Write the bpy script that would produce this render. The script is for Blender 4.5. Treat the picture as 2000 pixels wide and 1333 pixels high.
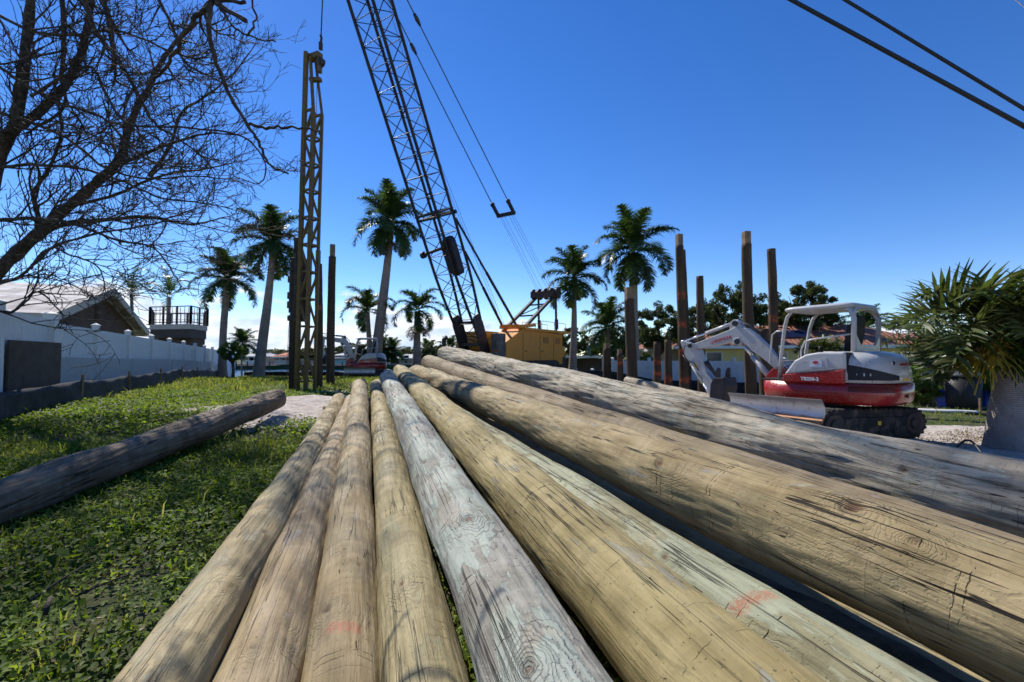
import bpy, math, random
import numpy as np
from mathutils import Vector, Matrix
for o in list(bpy.data.objects): bpy.data.objects.remove(o)
SC = bpy.context.scene
COL = SC.collection
R = math.radians
# ------------------------------------------------------------------ camera
FPX, HOR, CZ = 889.0, 698.0, 1.5
TH = math.atan((HOR - 666.5) / FPX)
cam = bpy.data.cameras.new('camera'); camo = bpy.data.objects.new('camera', cam); COL.objects.link(camo)
cam.sensor_width = 36; cam.lens = FPX / 2000 * 36; cam.clip_start = .05; cam.clip_end = 3000
camo.location = (0, 0, CZ); camo.rotation_euler = (R(90) + TH, 0, 0)
cam.dof.use_dof = True; cam.dof.focus_distance = 2.2; cam.dof.aperture_fstop = 4.0
SC.camera = camo
# ------------------------------------------------------------------ sky, sun, exposure
AZ, EL = -37.0, 46.0          # sun azimuth from +Y (negative = left) and elevation
W = bpy.data.worlds.new('World'); SC.world = W; W.use_nodes = True
wt = W.node_tree; wt.nodes.clear()
def wn(t, **k):
    n = wt.nodes.new(t)
    for a, b in k.items(): setattr(n, a, b)
    return n
def wl(a, b): wt.links.new(a, b)
sky = wn('ShaderNodeTexSky', sky_type='NISHITA', sun_disc=False, sun_elevation=R(EL), sun_rotation=R(AZ),
         altitude=0, air_density=.82, dust_density=.02, ozone_density=2.6)
gam = wn('ShaderNodeHueSaturation'); gam.inputs['Saturation'].default_value = 1.31; gam.inputs['Hue'].default_value = .512
wl(sky.outputs[0], gam.inputs['Color'])
tc = wn('ShaderNodeTexCoord'); sx = wn('ShaderNodeSeparateXYZ'); wl(tc.outputs['Generated'], sx.inputs[0])
mp = wn('ShaderNodeMapping'); mp.inputs['Scale'].default_value = (1, 1, 2.3); wl(tc.outputs['Generated'], mp.inputs[0])
nz = wn('ShaderNodeTexNoise'); nz.inputs['Scale'].default_value = 6.5; nz.inputs['Detail'].default_value = 9; nz.inputs['Roughness'].default_value = .58
wl(mp.outputs[0], nz.inputs['Vector'])
def wr(a, f0, f1, t0, t1, sm=True):
    m = wn('ShaderNodeMapRange'); m.interpolation_type = 'SMOOTHSTEP' if sm else 'LINEAR'
    for k, v in zip(('From Min', 'From Max', 'To Min', 'To Max'), (f0, f1, t0, t1)): m.inputs[k].default_value = v
    wl(a, m.inputs['Value']); return m.outputs[0]
def wm(op, a, b):
    m = wn('ShaderNodeMath', operation=op)
    for i, q in enumerate((a, b)):
        if isinstance(q, (int, float)): m.inputs[i].default_value = q
        else: wl(q, m.inputs[i])
    return m.outputs[0]
hgt = wr(sx.outputs['Z'], .03, .17, 0, .34, False)
left = wr(sx.outputs['X'], -.25, .15, 0, .25)
thr = wm('SUBTRACT', wm('SUBTRACT', nz.outputs['Fac'], hgt), left)
cmask = wm('MULTIPLY', wm('MULTIPLY', wr(thr, .28, .37, 0, .97), wr(sx.outputs['Z'], -.02, .02, 0, 1)), wr(sx.outputs['Z'], .15, .22, 1, 0))
nb = wn('ShaderNodeTexNoise'); nb.inputs['Scale'].default_value = 16; nb.inputs['Detail'].default_value = 6; wl(mp.outputs[0], nb.inputs['Vector'])
cr = wn('ShaderNodeMix', data_type='RGBA'); wl(wr(nb.outputs['Fac'], .3, .65, 0, 1), cr.inputs['Factor'])
cr.inputs['A'].default_value = (3.6, 4.5, 6.2, 1); cr.inputs['B'].default_value = (6.6, 6.9, 7.3, 1)
cm = wn('ShaderNodeMix', data_type='RGBA'); wl(cmask, cm.inputs['Factor']); wl(gam.outputs[0], cm.inputs['A']); wl(cr.outputs['Result'], cm.inputs['B'])
bg = wn('ShaderNodeBackground'); bg.inputs['Strength'].default_value = .132; wl(cm.outputs['Result'], bg.inputs[0])
wo = wn('ShaderNodeOutputWorld'); wl(bg.outputs[0], wo.inputs[0])
sun = bpy.data.lights.new('sun', 'SUN'); sun.energy = 5.0; sun.angle = R(.53); sun.color = (1, .94, .84)
suno = bpy.data.objects.new('sun', sun); COL.objects.link(suno)
sdir = Vector((math.sin(R(AZ)) * math.cos(R(EL)), math.cos(R(AZ)) * math.cos(R(EL)), math.sin(R(EL))))
suno.rotation_euler = sdir.to_track_quat('Z', 'Y').to_euler(); suno.location = (0, 0, 30)
SC.view_settings.view_transform = 'Standard'; SC.view_settings.look = 'None'; SC.view_settings.exposure = 0.38; SC.view_settings.gamma = 1
SC.render.engine = 'CYCLES'
SC.cycles.max_bounces = 6; SC.cycles.transparent_max_bounces = 6
try: SC.cycles.use_denoising = True
except Exception: pass
rnd = random.Random(7); RNG = np.random.default_rng(11)

# ------------------------------------------------------------------ measuring helpers
def ray(px, py):
    u = (px - 1000) / FPX; v = -(py - 666.5) / FPX
    return Vector((u, math.cos(TH) - v * math.sin(TH), math.sin(TH) + v * math.cos(TH)))
def at(px, py, Y):
    d = ray(px, py); return Vector((0, 0, CZ)) + d * (Y / d.y)
def sstep(a, b, x):
    t = np.clip((np.asarray(x, float) - a) / (b - a), 0, 1); return t * t * (3 - 2 * t)
def gz(x, y):
    """ground height"""
    x = np.asarray(x, float); y = np.asarray(y, float)
    left = .30 + .033 * np.clip(y, -2, 7.5) - .009 * np.clip(y - 18, 0, 40) * 3
    left = np.where(y > 18, .5475 - .03 * (y - 18), np.minimum(left, .5475))
    left = np.maximum(left, .1)
    t = sstep(3.0, 6.4, x - .04 * np.clip(y, 0, 20)) * 1.0
    z = left * (1 - t) + 0.0 * t
    mound = .16 * np.exp(-(((x + 3.9) / 1.5) ** 2 + ((y - 8.9) / 1.6) ** 2))
    mound2 = .10 * np.exp(-(((x + 4.3) / .9) ** 2 + ((y - 11.6) / .7) ** 2))
    z = z + mound + mound2
    z = z + .02 * np.sin(x * 1.7 + 1) * np.sin(y * 1.3) + .012 * np.sin(x * 4.1) * np.cos(y * 3.7 + 2)
    # canal
    wl_ = sstep(28.3, 30.2, y) * (1 - sstep(84, 85, y)) * (1 - sstep(-1.5, .5, x))
    far = sstep(84, 86, y)
    z = z * (1 - far) + .0 * far
    return z * (1 - wl_) + (-2.4) * wl_
def gp(px, Y):
    """ground point seen in column px at distance Y"""
    x = (px - 1000) / FPX * Y; return Vector((x, Y, float(gz(x, Y))))

# ------------------------------------------------------------------ object helpers
def tag(o, label=None, cat=None, group=None, kind=None):
    if label: o['label'] = label
    if cat: o['category'] = cat
    if group: o['group'] = group
    if kind: o['kind'] = kind
    return o
def empty(name, loc, rz=0, label=None, cat=None, group=None):
    o = bpy.data.objects.new(name, None); COL.objects.link(o); o.location = loc; o.rotation_euler = (0, 0, rz)
    o.empty_display_size = .1
    return tag(o, label, cat, group)
def copy_tree(o, parent=None):
    c = o.copy(); COL.objects.link(c); c.parent = parent
    for ch in list(o.children): copy_tree(ch, c)
    return c
def link_mesh(name, me, parent=None, loc=None):
    o = bpy.data.objects.new(name, me); COL.objects.link(o)
    if parent is not None: o.parent = parent
    if loc is not None: o.location = loc
    return o
def mesh_np(name, V, F, mat, smooth=False, attrs=None, uv=None):
    """V (n,3), F list of (m,k) arrays"""
    me = bpy.data.meshes.new(name)
    V = np.asarray(V, np.float32)
    if isinstance(F, np.ndarray): F = [F]
    F = [np.asarray(f, np.int32) for f in F if len(f)]
    idx = np.concatenate([f.ravel() for f in F]); cnt = np.concatenate([np.full(len(f), f.shape[1], np.int32) for f in F])
    st = np.concatenate([[0], np.cumsum(cnt)[:-1]]).astype(np.int32)
    me.vertices.add(len(V)); me.vertices.foreach_set('co', V.ravel())
    me.loops.add(len(idx)); me.loops.foreach_set('vertex_index', idx)
    me.polygons.add(len(cnt)); me.polygons.foreach_set('loop_start', st)
    try: me.polygons.foreach_set('loop_total', cnt)
    except Exception: pass
    if smooth: me.polygons.foreach_set('use_smooth', np.ones(len(cnt), bool))
    if uv is not None:
        l = me.uv_layers.new(name='UVMap'); l.data.foreach_set('uv', np.asarray(uv, np.float32)[idx].ravel())
    for k, a in (attrs or {}).items():
        at_ = me.attributes.new(k, 'FLOAT', 'POINT'); at_.data.foreach_set('value', np.asarray(a, np.float32).ravel())
    me.materials.append(mat); me.update(calc_edges=True); me.validate(verbose=False)
    return me

class MB:
    def __init__(s): s.v = []; s.f = []; s.sm = []; s.mi = []; s.mats = []; s.cur = 0
    def use(s, mat):
        if mat not in s.mats: s.mats.append(mat)
        s.cur = s.mats.index(mat); return s
    def add(s, vs, fs, smooth=False):
        b = len(s.v); s.v += [tuple(v) for v in vs]; s.f += [tuple(b + i for i in f) for f in fs]
        s.sm += [smooth] * len(fs); s.mi += [s.cur] * len(fs); return s
    def box(s, c, d, rot=None):
        c = Vector(c); h = Vector(d) / 2
        vs = [Vector((x * h.x, y * h.y, z * h.z)) for x in (-1, 1) for y in (-1, 1) for z in (-1, 1)]
        if rot is not None: vs = [rot @ v for v in vs]
        vs = [v + c for v in vs]
        return s.add(vs, [(0, 1, 3, 2), (4, 6, 7, 5), (0, 4, 5, 1), (2, 3, 7, 6), (0, 2, 6, 4), (1, 5, 7, 3)])
    def beam(s, a, b, w, h=None, up=(0, 0, 1)):
        a = Vector(a); b = Vector(b); h = h or w; d = (b - a)
        L = d.length
        if L < 1e-6: return s
        z = d / L; u = Vector(up)
        if abs(z.dot(u)) > .98: u = Vector((1, 0, 0))
        x = z.cross(u).normalized(); y = z.cross(x)
        m = Matrix((x, y, z)).transposed()
        return s.box((a + b) / 2, (w, h, L), m)
    def prism(s, pts, o, u, v, n, t):
        """polygon pts (a,b) in plane o+a*u+b*v, thickness t along n, centred"""
        o, u, v, n = map(Vector, (o, u, v, n)); k = len(pts)
        A = [o + u * a + v * b - n * (t / 2) for a, b in pts]; B = [q + n * t for q in A]
        fs = [tuple(range(k))[::-1], tuple(range(k, 2 * k))] + [(i, (i + 1) % k, k + (i + 1) % k, k + i) for i in range(k)]
        return s.add(A + B, fs)
    def tube(s, pts, r, n=8, caps=True, smooth=True):
        pts = [Vector(p) for p in pts]; m = len(pts)
        rs = [r] * m if isinstance(r, (int, float)) else list(r)
        t0 = (pts[1] - pts[0]).normalized()
        a = Vector((0, 0, 1)) if abs(t0.z) < .9 else Vector((1, 0, 0))
        x = t0.cross(a).normalized(); vs = []
        for i, p in enumerate(pts):
            t = (pts[min(i + 1, m - 1)] - pts[max(i - 1, 0)]).normalized()
            x = (x - t * x.dot(t)).normalized(); y = t.cross(x)
            for k in range(n):
                an = 2 * math.pi * k / n; vs.append(p + (x * math.cos(an) + y * math.sin(an)) * rs[i])
        fs = [(i * n + k, i * n + (k + 1) % n, (i + 1) * n + (k + 1) % n, (i + 1) * n + k) for i in range(m - 1) for k in range(n)]
        s.add(vs, fs, smooth)
        if caps and n > 3:
            b = len(s.v) - len(vs)
            s.f += [tuple(b + k for k in range(n))[::-1], tuple(b + (m - 1) * n + k for k in range(n))]
            s.sm += [False] * 2; s.mi += [s.cur] * 2
        return s
    def cyl(s, a, b, r, n=20, r2=None): return s.tube([a, b], [r, r if r2 is None else r2], n)
    def ball(s, c, r, n=12, m=8, sc=(1, 1, 1)):
        c = Vector(c); vs = []; fs = []
        for i in range(m + 1):
            ph = math.pi * i / m
            for k in range(n):
                a = 2 * math.pi * k / n
                vs.append(c + Vector((math.sin(ph) * math.cos(a) * r * sc[0], math.sin(ph) * math.sin(a) * r * sc[1], math.cos(ph) * r * sc[2])))
        fs = [(i * n + k, (i + 1) * n + k, (i + 1) * n + (k + 1) % n, i * n + (k + 1) % n) for i in range(m) for k in range(n)]
        return s.add(vs, fs, True)
    def loft(s, rings, smooth=True, caps=True):
        n = len(rings[0]); vs = [p for r_ in rings for p in r_]
        fs = [(i * n + k, i * n + (k + 1) % n, (i + 1) * n + (k + 1) % n, (i + 1) * n + k) for i in range(len(rings) - 1) for k in range(n)]
        s.add(vs, fs, smooth)
        if caps:
            b = len(s.v) - len(vs); m = len(rings)
            s.f += [tuple(b + k for k in range(n))[::-1], tuple(b + (m - 1) * n + k for k in range(n))]; s.sm += [False] * 2; s.mi += [s.cur] * 2
        return s
    def build(s, name, mat=None, parent=None, loc=None, bevel=0, seg=2):
        me = bpy.data.meshes.new(name); me.from_pydata(s.v, [], s.f); me.update()
        if mat is not None: me.materials.append(mat)
        else:
            for m in s.mats: me.materials.append(m)
            me.polygons.foreach_set('material_index', s.mi)
        me.polygons.foreach_set('use_smooth', s.sm)
        o = link_mesh(name, me, parent, loc)
        if bevel:
            b = o.modifiers.new('bevel', 'BEVEL'); b.width = bevel; b.segments = seg; b.limit_method = 'ANGLE'; b.angle_limit = R(35)
        return o

# ------------------------------------------------------------------ materials
class G:
    def __init__(s, name):
        s.m = bpy.data.materials.new(name); s.m.use_nodes = True; s.t = s.m.node_tree; s.t.nodes.clear()
        s.out = s.t.nodes.new('ShaderNodeOutputMaterial')
    def n(s, typ, props=None, **ins):
        nd = s.t.nodes.new('ShaderNode' + typ)
        for k, v in (props or {}).items(): setattr(nd, k, v)
        for k, v in ins.items():
            k = k.replace('_', ' ')
            if k not in nd.inputs and k.isdigit(): k = int(k)
            s.put(nd.inputs[k], v)
        return nd
    def put(s, sock, v):
        if hasattr(v, 'links') or isinstance(v, bpy.types.NodeSocket): s.t.links.new(v, sock)
        else: sock.default_value = v
    def math(s, op, a, b=0.0, c=0.0):
        nd = s.t.nodes.new('ShaderNodeMath'); nd.operation = op
        for i, q in enumerate((a, b, c)): s.put(nd.inputs[i], q)
        return nd.outputs[0]
    def rng(s, v, a, b, c=0., d=1., sm=True):
        nd = s.n('MapRange', {'interpolation_type': 'SMOOTHSTEP' if sm else 'LINEAR'}, Value=v)
        for k, q in zip(('From Min', 'From Max', 'To Min', 'To Max'), (a, b, c, d)): s.put(nd.inputs[k], q)
        return nd.outputs[0]
    def noise(s, vec, scale, detail=3., rough=.5, dist=0., out='Fac'):
        nd = s.n('TexNoise', Scale=scale, Detail=detail, Roughness=rough, Distortion=dist)
        if vec is not None: s.put(nd.inputs['Vector'], vec)
        return nd.outputs[out]
    def mapv(s, vec, scale=(1, 1, 1), loc=(0, 0, 0), rot=(0, 0, 0)):
        return s.n('Mapping', Vector=vec, Scale=scale, Location=loc, Rotation=rot).outputs[0]
    def mix(s, f, a, b, mode='MIX'):
        nd = s.t.nodes.new('ShaderNodeMix'); nd.data_type = 'RGBA'; nd.blend_type = mode
        s.put(nd.inputs['Factor'], f)
        for k, q in (('A', a), ('B', b)):
            if isinstance(q, tuple) and len(q) == 3: q = q + (1,)
            s.put(nd.inputs[k], q)
        return nd.outputs['Result']
    def bump(s, h, strength=.5, dist=.01, normal=None):
        nd = s.n('Bump', Height=h, Strength=strength, Distance=dist)
        if normal is not None: s.put(nd.inputs['Normal'], normal)
        return nd.outputs[0]
    def pbr(s, color, rough=.6, metal=0., normal=None, spec=.5, **kw):
        p = s.n('BsdfPrincipled'); 
        if isinstance(color, tuple) and len(color) == 3: color = color + (1,)
        s.put(p.inputs['Base Color'], color); s.put(p.inputs['Roughness'], rough); s.put(p.inputs['Metallic'], metal)
        s.put(p.inputs['Specular IOR Level'], spec)
        for k, v in kw.items(): s.put(p.inputs[k.replace('_', ' ')], v)
        if normal is not None: s.put(p.inputs['Normal'], normal)
        s.t.links.new(p.outputs[0], s.out.inputs[0]); return p
    def pos(s): return s.n('NewGeometry').outputs['Position']
    def obj(s): return s.n('TexCoord').outputs['Object']

def c3(c, k): return tuple(min(1, x * k) for x in c)
def worn(name, col, rough=.5, metal=0., var=.25, dirt=None, dirt_amt=.5, scale=3., bump=.0, spec=.5, coat=0.):
    g = G(name); p = g.obj()
    a = g.noise(p, scale, 6, .6); b = g.noise(p, scale * 9, 4, .6)
    col_ = g.mix(g.rng(a, .3, .7), c3(col, 1 - var), c3(col, 1 + var))
    if dirt:
        f = g.math('MULTIPLY', g.rng(g.math('ADD', g.math('MULTIPLY', a, .6), g.math('MULTIPLY', b, .4)), .5, .62), dirt_amt)
        col_ = g.mix(f, col_, dirt)
    nm = g.bump(b, .35, bump) if bump else None
    pr = g.pbr(col_, g.rng(b, .3, .7, max(rough - .12, .05), min(rough + .12, 1)), metal, nm, spec)
    if coat: pr.inputs['Coat Weight'].default_value = coat; pr.inputs['Coat Roughness'].default_value = .15
    return g.m
def leafmat(name, cols, trans=.35, rough=.45, spec=.3, nscale=1.2):
    g = G(name); ge = g.n('NewGeometry')
    r_ = ge.outputs['Random Per Island']
    ramp = g.n('ValToRGB', Fac=r_); el = ramp.color_ramp.elements
    while len(el) < len(cols): el.new(.5)
    for i, c in enumerate(cols): el[i].position = i / (len(cols) - 1); el[i].color = c + (1,)
    nz_ = g.noise(ge.outputs['Position'], nscale, 3, .5)
    col = g.mix(g.rng(nz_, .35, .65, .0, .55), ramp.outputs[0], c3(cols[0], .55))
    p = g.pbr(col, rough, 0, None, spec)
    t = g.n('BsdfTranslucent'); 
    hs = g.n('HueSaturation', Color=col, Value=1.5, Saturation=1.1, Hue=.49); g.put(t.inputs['Color'], hs.outputs[0])
    mx = g.n('MixShader', Fac=trans); g.t.links.new(p.outputs[0], mx.inputs[1]); g.t.links.new(t.outputs[0], mx.inputs[2])
    g.t.links.new(mx.outputs[0], g.out.inputs[0]); return g.m

def logmat(name, A, B, patch=None, patch_thr=.6, stain=.25, seed=0., ringamt=.35, crack=.5, rings_k=150., red=(.20, .045, .02), rough_bark=0.):
    g = G(name); uv = g.n('TexCoord').outputs['UV']
    uv = g.mapv(uv, (1, 1, 1), (seed * 3.1, seed * 7.7, 0))
    sep = g.n('SeparateXYZ', Vector=uv)
    at_k = g.n('Attribute', {'attribute_name': 'kd'}).outputs['Fac']
    kn_ = g.noise(g.mapv(uv, (22, 14, 1), (9, 9, 0)), 1., 4, .6)
    at_k = g.math('MULTIPLY', at_k, g.math('ADD', .45, g.math('MULTIPLY', kn_, 1.1)))
    at_p = g.n('Attribute', {'attribute_name': 'paint'}).outputs['Fac']
    big = g.noise(g.mapv(uv, (2.6, .9, 1)), 1.6, 5, .55)
    mid = g.noise(g.mapv(uv, (9, 2.2, 1)), 1., 5, .6)
    warp = g.noise(g.mapv(uv, (4.5, .55, 1)), 1., 2.5, .45)
    knot = g.math('EXPONENT', g.math('MULTIPLY', at_k, -20.))
    field = g.math('ADD', warp, g.math('MULTIPLY', knot, .55))
    field = g.math('ADD', field, g.math('MULTIPLY', mid, .035))
    ring = g.math('SINE', g.math('MULTIPLY', field, rings_k))
    near = g.rng(at_k, .02, .20, 1., .0)
    rmask = g.math('MULTIPLY', g.math('ADD', g.math('MULTIPLY', g.rng(big, .42, .6), .75), g.math('MULTIPLY', near, .55)), g.math('MULTIPLY', g.rng(kn_, .25, .6, .35, 1.), ringamt))
    rr = g.math('MULTIPLY', g.rng(ring, .1, 1.), rmask)
    fib = g.noise(g.mapv(uv, (150, 5, 1)), 1., 4, .65)
    fib2 = g.noise(g.mapv(uv, (45, 2.2, 1)), 1., 4, .6)
    pits = g.noise(g.mapv(uv, (90, 60, 1)), 1., 3, .6)
    col = g.mix(g.rng(big, .36, .62), A, B)
    col = g.mix(g.math('MULTIPLY', g.rng(mid, .5, .68), .5), col, c3(A, .62))
    if patch:
        pm = g.noise(g.mapv(uv, (7, 1.7, 1), (3, 9, 0)), 1., 7, .62, .4)
        f = g.rng(pm, patch_thr, patch_thr + .025)
        col = g.mix(g.math('MULTIPLY', f, .85), col, patch)
        edge = g.math('SUBTRACT', 1., g.rng(g.math('ABSOLUTE', g.math('SUBTRACT', pm, patch_thr + .01)), .004, .018))
        col = g.mix(g.math('MULTIPLY', edge, .35), col, c3(A, .4))
    st = g.noise(g.mapv(uv, (3.5, 2.0, 1), (17, 3, 0)), 1., 6, .65)
    col = g.mix(g.math('MULTIPLY', g.rng(st, .66, .74), stain), col, red)
    st2 = g.noise(g.mapv(uv, (14, 1.3, 1), (37, 13, 0)), 1., 5, .6)
    col = g.mix(g.math('MULTIPLY', g.rng(st2, .60, .72), .42), col, (.085, .085, .08))
    col = g.mix(g.math('MULTIPLY', rr, .8), col, c3(A, .33))
    col = g.mix(g.rng(fib2, .35, .7, 0, .32), col, c3(A, .5))
    col = g.mix(g.rng(fib, .48, .75, 0, .4), col, c3(A, .38))
    col = g.mix(g.rng(fib, .25, .42, .22, 0), col, c3(B, 1.35))
    bl = g.noise(g.mapv(uv, (6, 3.5, 1), (51, 2, 0)), 1., 6, .65)
    col = g.mix(g.rng(bl, .58, .72, 0, .4), col, (.46, .36, .235))
    spk = g.noise(g.mapv(uv, (60, 9, 1), (4, 44, 0)), 1., 4, .7)
    col = g.mix(g.rng(spk, .64, .72, 0, .7), col, (.06, .045, .03))
    gm = g.noise(g.mapv(uv, (5, 1.2, 1), (71, 22, 0)), 1., 4, .6)
    col = g.mix(g.rng(gm, .52, .68, 0, .35), col, (.21, .22, .13))
    # checks (long thin cracks)
    bnd = g.noise(g.mapv(uv, (1.3, 10, 1), (31, 5, 0)), 1., 4, .6)
    col = g.mix(g.rng(bnd, .45, .66, 0, .30), col, c3(B, 1.2)); col = g.mix(g.rng(bnd, .28, .46, .30, 0), col, c3(A, .6))
    ck = g.noise(g.mapv(uv, (22, .55, 1), (5, 5, 0)), 1., 3, .55)
    ckm = g.rng(g.noise(g.mapv(uv, (4, .8, 1), (8, 1, 0)), 1., 3), .46, .54)
    ckl = g.math('MULTIPLY', g.math('SUBTRACT', 1., g.rng(g.math('ABSOLUTE', g.math('SUBTRACT', ck, .5)), .003, .014)), g.math('MULTIPLY', ckm, crack))
    col = g.mix(ckl, col, (.02, .015, .012))
    if rough_bark:
        sp = g.noise(g.mapv(uv, (26, 1.6, 1), (2, 8, 0)), 1., 6, .7); spm = g.rng(sp, .56, .66)
        col = g.mix(g.math('MULTIPLY', spm, .75), col, (.05, .04, .032)); ckl = g.math('MAXIMUM', ckl, g.math('MULTIPLY', spm, .8))
    # ring cuts round the log
    wv = g.math('ADD', sep.outputs['Y'], g.math('MULTIPLY', g.noise(g.mapv(uv, (5, 3, 1)), 1., 5, .7), .05))
    rc = g.n('TexNoise', {'noise_dimensions': '1D'}, W=wv, Scale=3.6, Detail=2.).outputs['Fac']
    rcm = g.rng(g.noise(g.mapv(uv, (10, 4, 1), (1, 21, 0)), 1., 5, .7), .5, .62)
    rcl = g.math('MULTIPLY', g.math('SUBTRACT', 1., g.rng(g.math('ABSOLUTE', g.math('SUBTRACT', rc, .52)), .0006, .0032)), rcm)
    col = g.mix(g.math('MULTIPLY', rcl, .6), col, (.03, .022, .018))
    # knot heart
    kc = g.rng(at_k, .004, .018, 1., 0.)
    col = g.mix(g.math('MULTIPLY', kc, .85), col, (.11, .05, .025))
    kr = g.math('MULTIPLY', g.math('MULTIPLY', g.rng(at_k, .012, .018, 0., 1.), g.rng(at_k, .018, .026, 1., 0.)), g.rng(kn_, .4, .6))
    col = g.mix(g.math('MULTIPLY', kr, .6), col, (.03, .02, .015))
    col = g.mix(g.rng(pits, .66, .78, 0, .5), col, (.04, .035, .03))
    col = g.mix(g.math('MULTIPLY', at_p, g.rng(pits, .46, .60, .75, .15)), col, (.36, .12, .065))
    h = g.math('ADD', g.math('MULTIPLY', fib, .35), g.math('MULTIPLY', fib2, .5))
    h = g.math('SUBTRACT', h, g.math('MULTIPLY', ckl, 1.6)); h = g.math('SUBTRACT', h, g.math('MULTIPLY', rcl, 1.5))
    h = g.math('SUBTRACT', h, g.math('MULTIPLY', rr, .55)); h = g.math('ADD', h, g.math('MULTIPLY', mid, 1.2))
    h = g.math('SUBTRACT', h, g.math('MULTIPLY', g.rng(pits, .62, .8), .5))
    g.pbr(col, g.rng(mid, .3, .7, .62, .85), 0, g.bump(h, 1., .008), .25)
    return g.m

M = {}
M['log_tan'] = logmat('log_tan', (.29, .22, .105), (.385, .31, .165), patch=(.33, .30, .19), patch_thr=.57, seed=1.)
M['log_tan_b'] = logmat('log_tan_b', (.305, .225, .12), (.39, .305, .18), patch=(.29, .245, .20), patch_thr=.6, seed=2.3)
M['log_tan_c'] = logmat('log_tan_c', (.295, .22, .11), (.38, .305, .175), patch=(.35, .33, .23), patch_thr=.6, seed=3.7, stain=.5)
M['log_tan_d'] = logmat('log_tan_d', (.285, .23, .11), (.37, .31, .165), patch=(.28, .25, .14), patch_thr=.58, seed=5.1)
M['log_grey_green'] = logmat('log_grey_green', (.235, .22, .175), (.36, .345, .285), patch=(.37, .42, .35), patch_thr=.49, seed=6.9, ringamt=.75, rings_k=110., crack=.8)
M['log_gold'] = logmat('log_gold', (.28, .22, .09), (.375, .305, .14), patch=(.27, .26, .20), patch_thr=.60, seed=8.2, crack=.8)
M['log_mint'] = logmat('log_mint', (.24, .22, .12), (.33, .305, .18), patch=(.36, .385, .27), patch_thr=.455, seed=9.4, stain=.6, crack=.7)
M['log_knotty'] = logmat('log_knotty', (.28, .21, .10), (.375, .295, .155), patch=(.27, .26, .21), patch_thr=.6, seed=10.6, crack=1., ringamt=.45)
M['log_brown'] = logmat('log_brown', (.22, .165, .09), (.30, .235, .14), patch=(.25, .20, .15), patch_thr=.6, seed=12.1, crack=.9)
M['log_weathered'] = logmat('log_weathered', (.31, .265, .19), (.45, .395, .295), patch=(.37, .37, .30), patch_thr=.55, seed=13.3, crack=1., rough_bark=1.)
M['log_ground'] = logmat('log_ground', (.15, .105, .065), (.24, .18, .12), patch=(.19, .15, .105), patch_thr=.58, seed=15.3, crack=.9)
def pilemat():
    g = G('driven_pile_wood'); p = g.obj(); z = g.n('SeparateXYZ', Vector=p)
    oi = g.n('ObjectInfo').outputs['Random']
    q = g.n('Combine' + 'XYZ', X=g.math('ADD', z.outputs['X'], g.math('MULTIPLY', oi, 31.)), Y=z.outputs['Y'], Z=z.outputs['Z']).outputs[0]
    a = g.noise(g.mapv(q, (3, 3, .8)), 1., 6, .6); b = g.noise(g.mapv(q, (30, 30, 2.)), 1., 5, .6)
    c = g.noise(g.mapv(q, (6, 6, 14)), 1., 5, .6)
    col = g.mix(g.rng(a, .35, .65), (.05, .034, .022), (.085, .062, .038))
    col = g.mix(g.rng(b, .45, .7, 0, .6), col, (.035, .025, .02))
    col = g.mix(g.rng(c, .52, .7, 0, .5), col, (.045, .03, .022))
    pn = g.n('Attribute', {'attribute_name': 'paint'}).outputs['Fac']
    col = g.mix(g.math('MULTIPLY', pn, g.rng(c, .42, .55, .9, .15)), col, (.55, .10, .03))
    g.pbr(col, .85, 0, g.bump(g.math('ADD', b, c), .7, .02), .2); return g.m
M['pile'] = pilemat()
M['splinter'] = leafmat('torn_wood_fibre', [(.05, .035, .022), (.16, .11, .06), (.30, .22, .13)], .1, .8, .1)
M['tenon'] = worn('fresh_cut_tenon', (.19, .14, .09), .8, var=.3, scale=6, bump=.01, spec=.2)
M['endgrain'] = worn('log_end_grain', (.30, .235, .16), .85, var=.3, dirt=(.08, .06, .045), scale=9, bump=.01, spec=.2)
M['bark'] = worn('dead_tree_bark', (.06, .048, .04), .85, var=.45, dirt=(.15, .13, .115), dirt_amt=.5, scale=14, bump=.03, spec=.15)
M['vinyl'] = worn('white_vinyl', (.68, .69, .69), .55, var=.05, dirt=(.36, .40, .30), dirt_amt=.35, scale=.9, spec=.35)
M['vinyl_dirty'] = worn('stained_white_sheet', (.38, .41, .42), .6, var=.08, dirt=(.30, .29, .25), dirt_amt=.55, scale=1.3, spec=.3)
M['gatewood'] = worn('brown_gate_board', (.085, .055, .035), .8, var=.25, scale=4, bump=.01)
M['silt'] = worn('black_silt_fabric', (.022, .024, .028), .7, var=.35, dirt=(.06, .06, .055), dirt_amt=.5, scale=5, bump=.01, spec=.3)
M['stake'] = worn('timber_stake', (.30, .19, .10), .8, var=.3, scale=8, spec=.2)
M['black_steel'] = worn('black_crane_steel', (.018, .019, .026), .6, .0, var=.3, dirt=(.05, .04, .035), dirt_amt=.4, scale=4, spec=.3)
M['dark_iron'] = worn('dark_rusty_iron', (.035, .028, .024), .6, .2, var=.35, dirt=(.12, .055, .03), dirt_amt=.6, scale=6, bump=.01)
M['cable'] = worn('wire_rope_steel', (.045, .045, .05), .45, .5, var=.2)
M['orange'] = worn('orange_crane_paint', (.72, .27, .02), .5, var=.12, dirt=(.30, .13, .04), dirt_amt=.5, scale=3, spec=.4)
M['yellow_steel'] = worn('yellow_lead_paint', (.15, .10, .02), .6, var=.35, dirt=(.06, .04, .025), dirt_amt=.85, scale=5, bump=.01)
M['red_paint'] = worn('red_machine_paint', (.30, .010, .008), .3, var=.08, dirt=(.22, .11, .07), dirt_amt=.4, scale=3, coat=.3)
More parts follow.
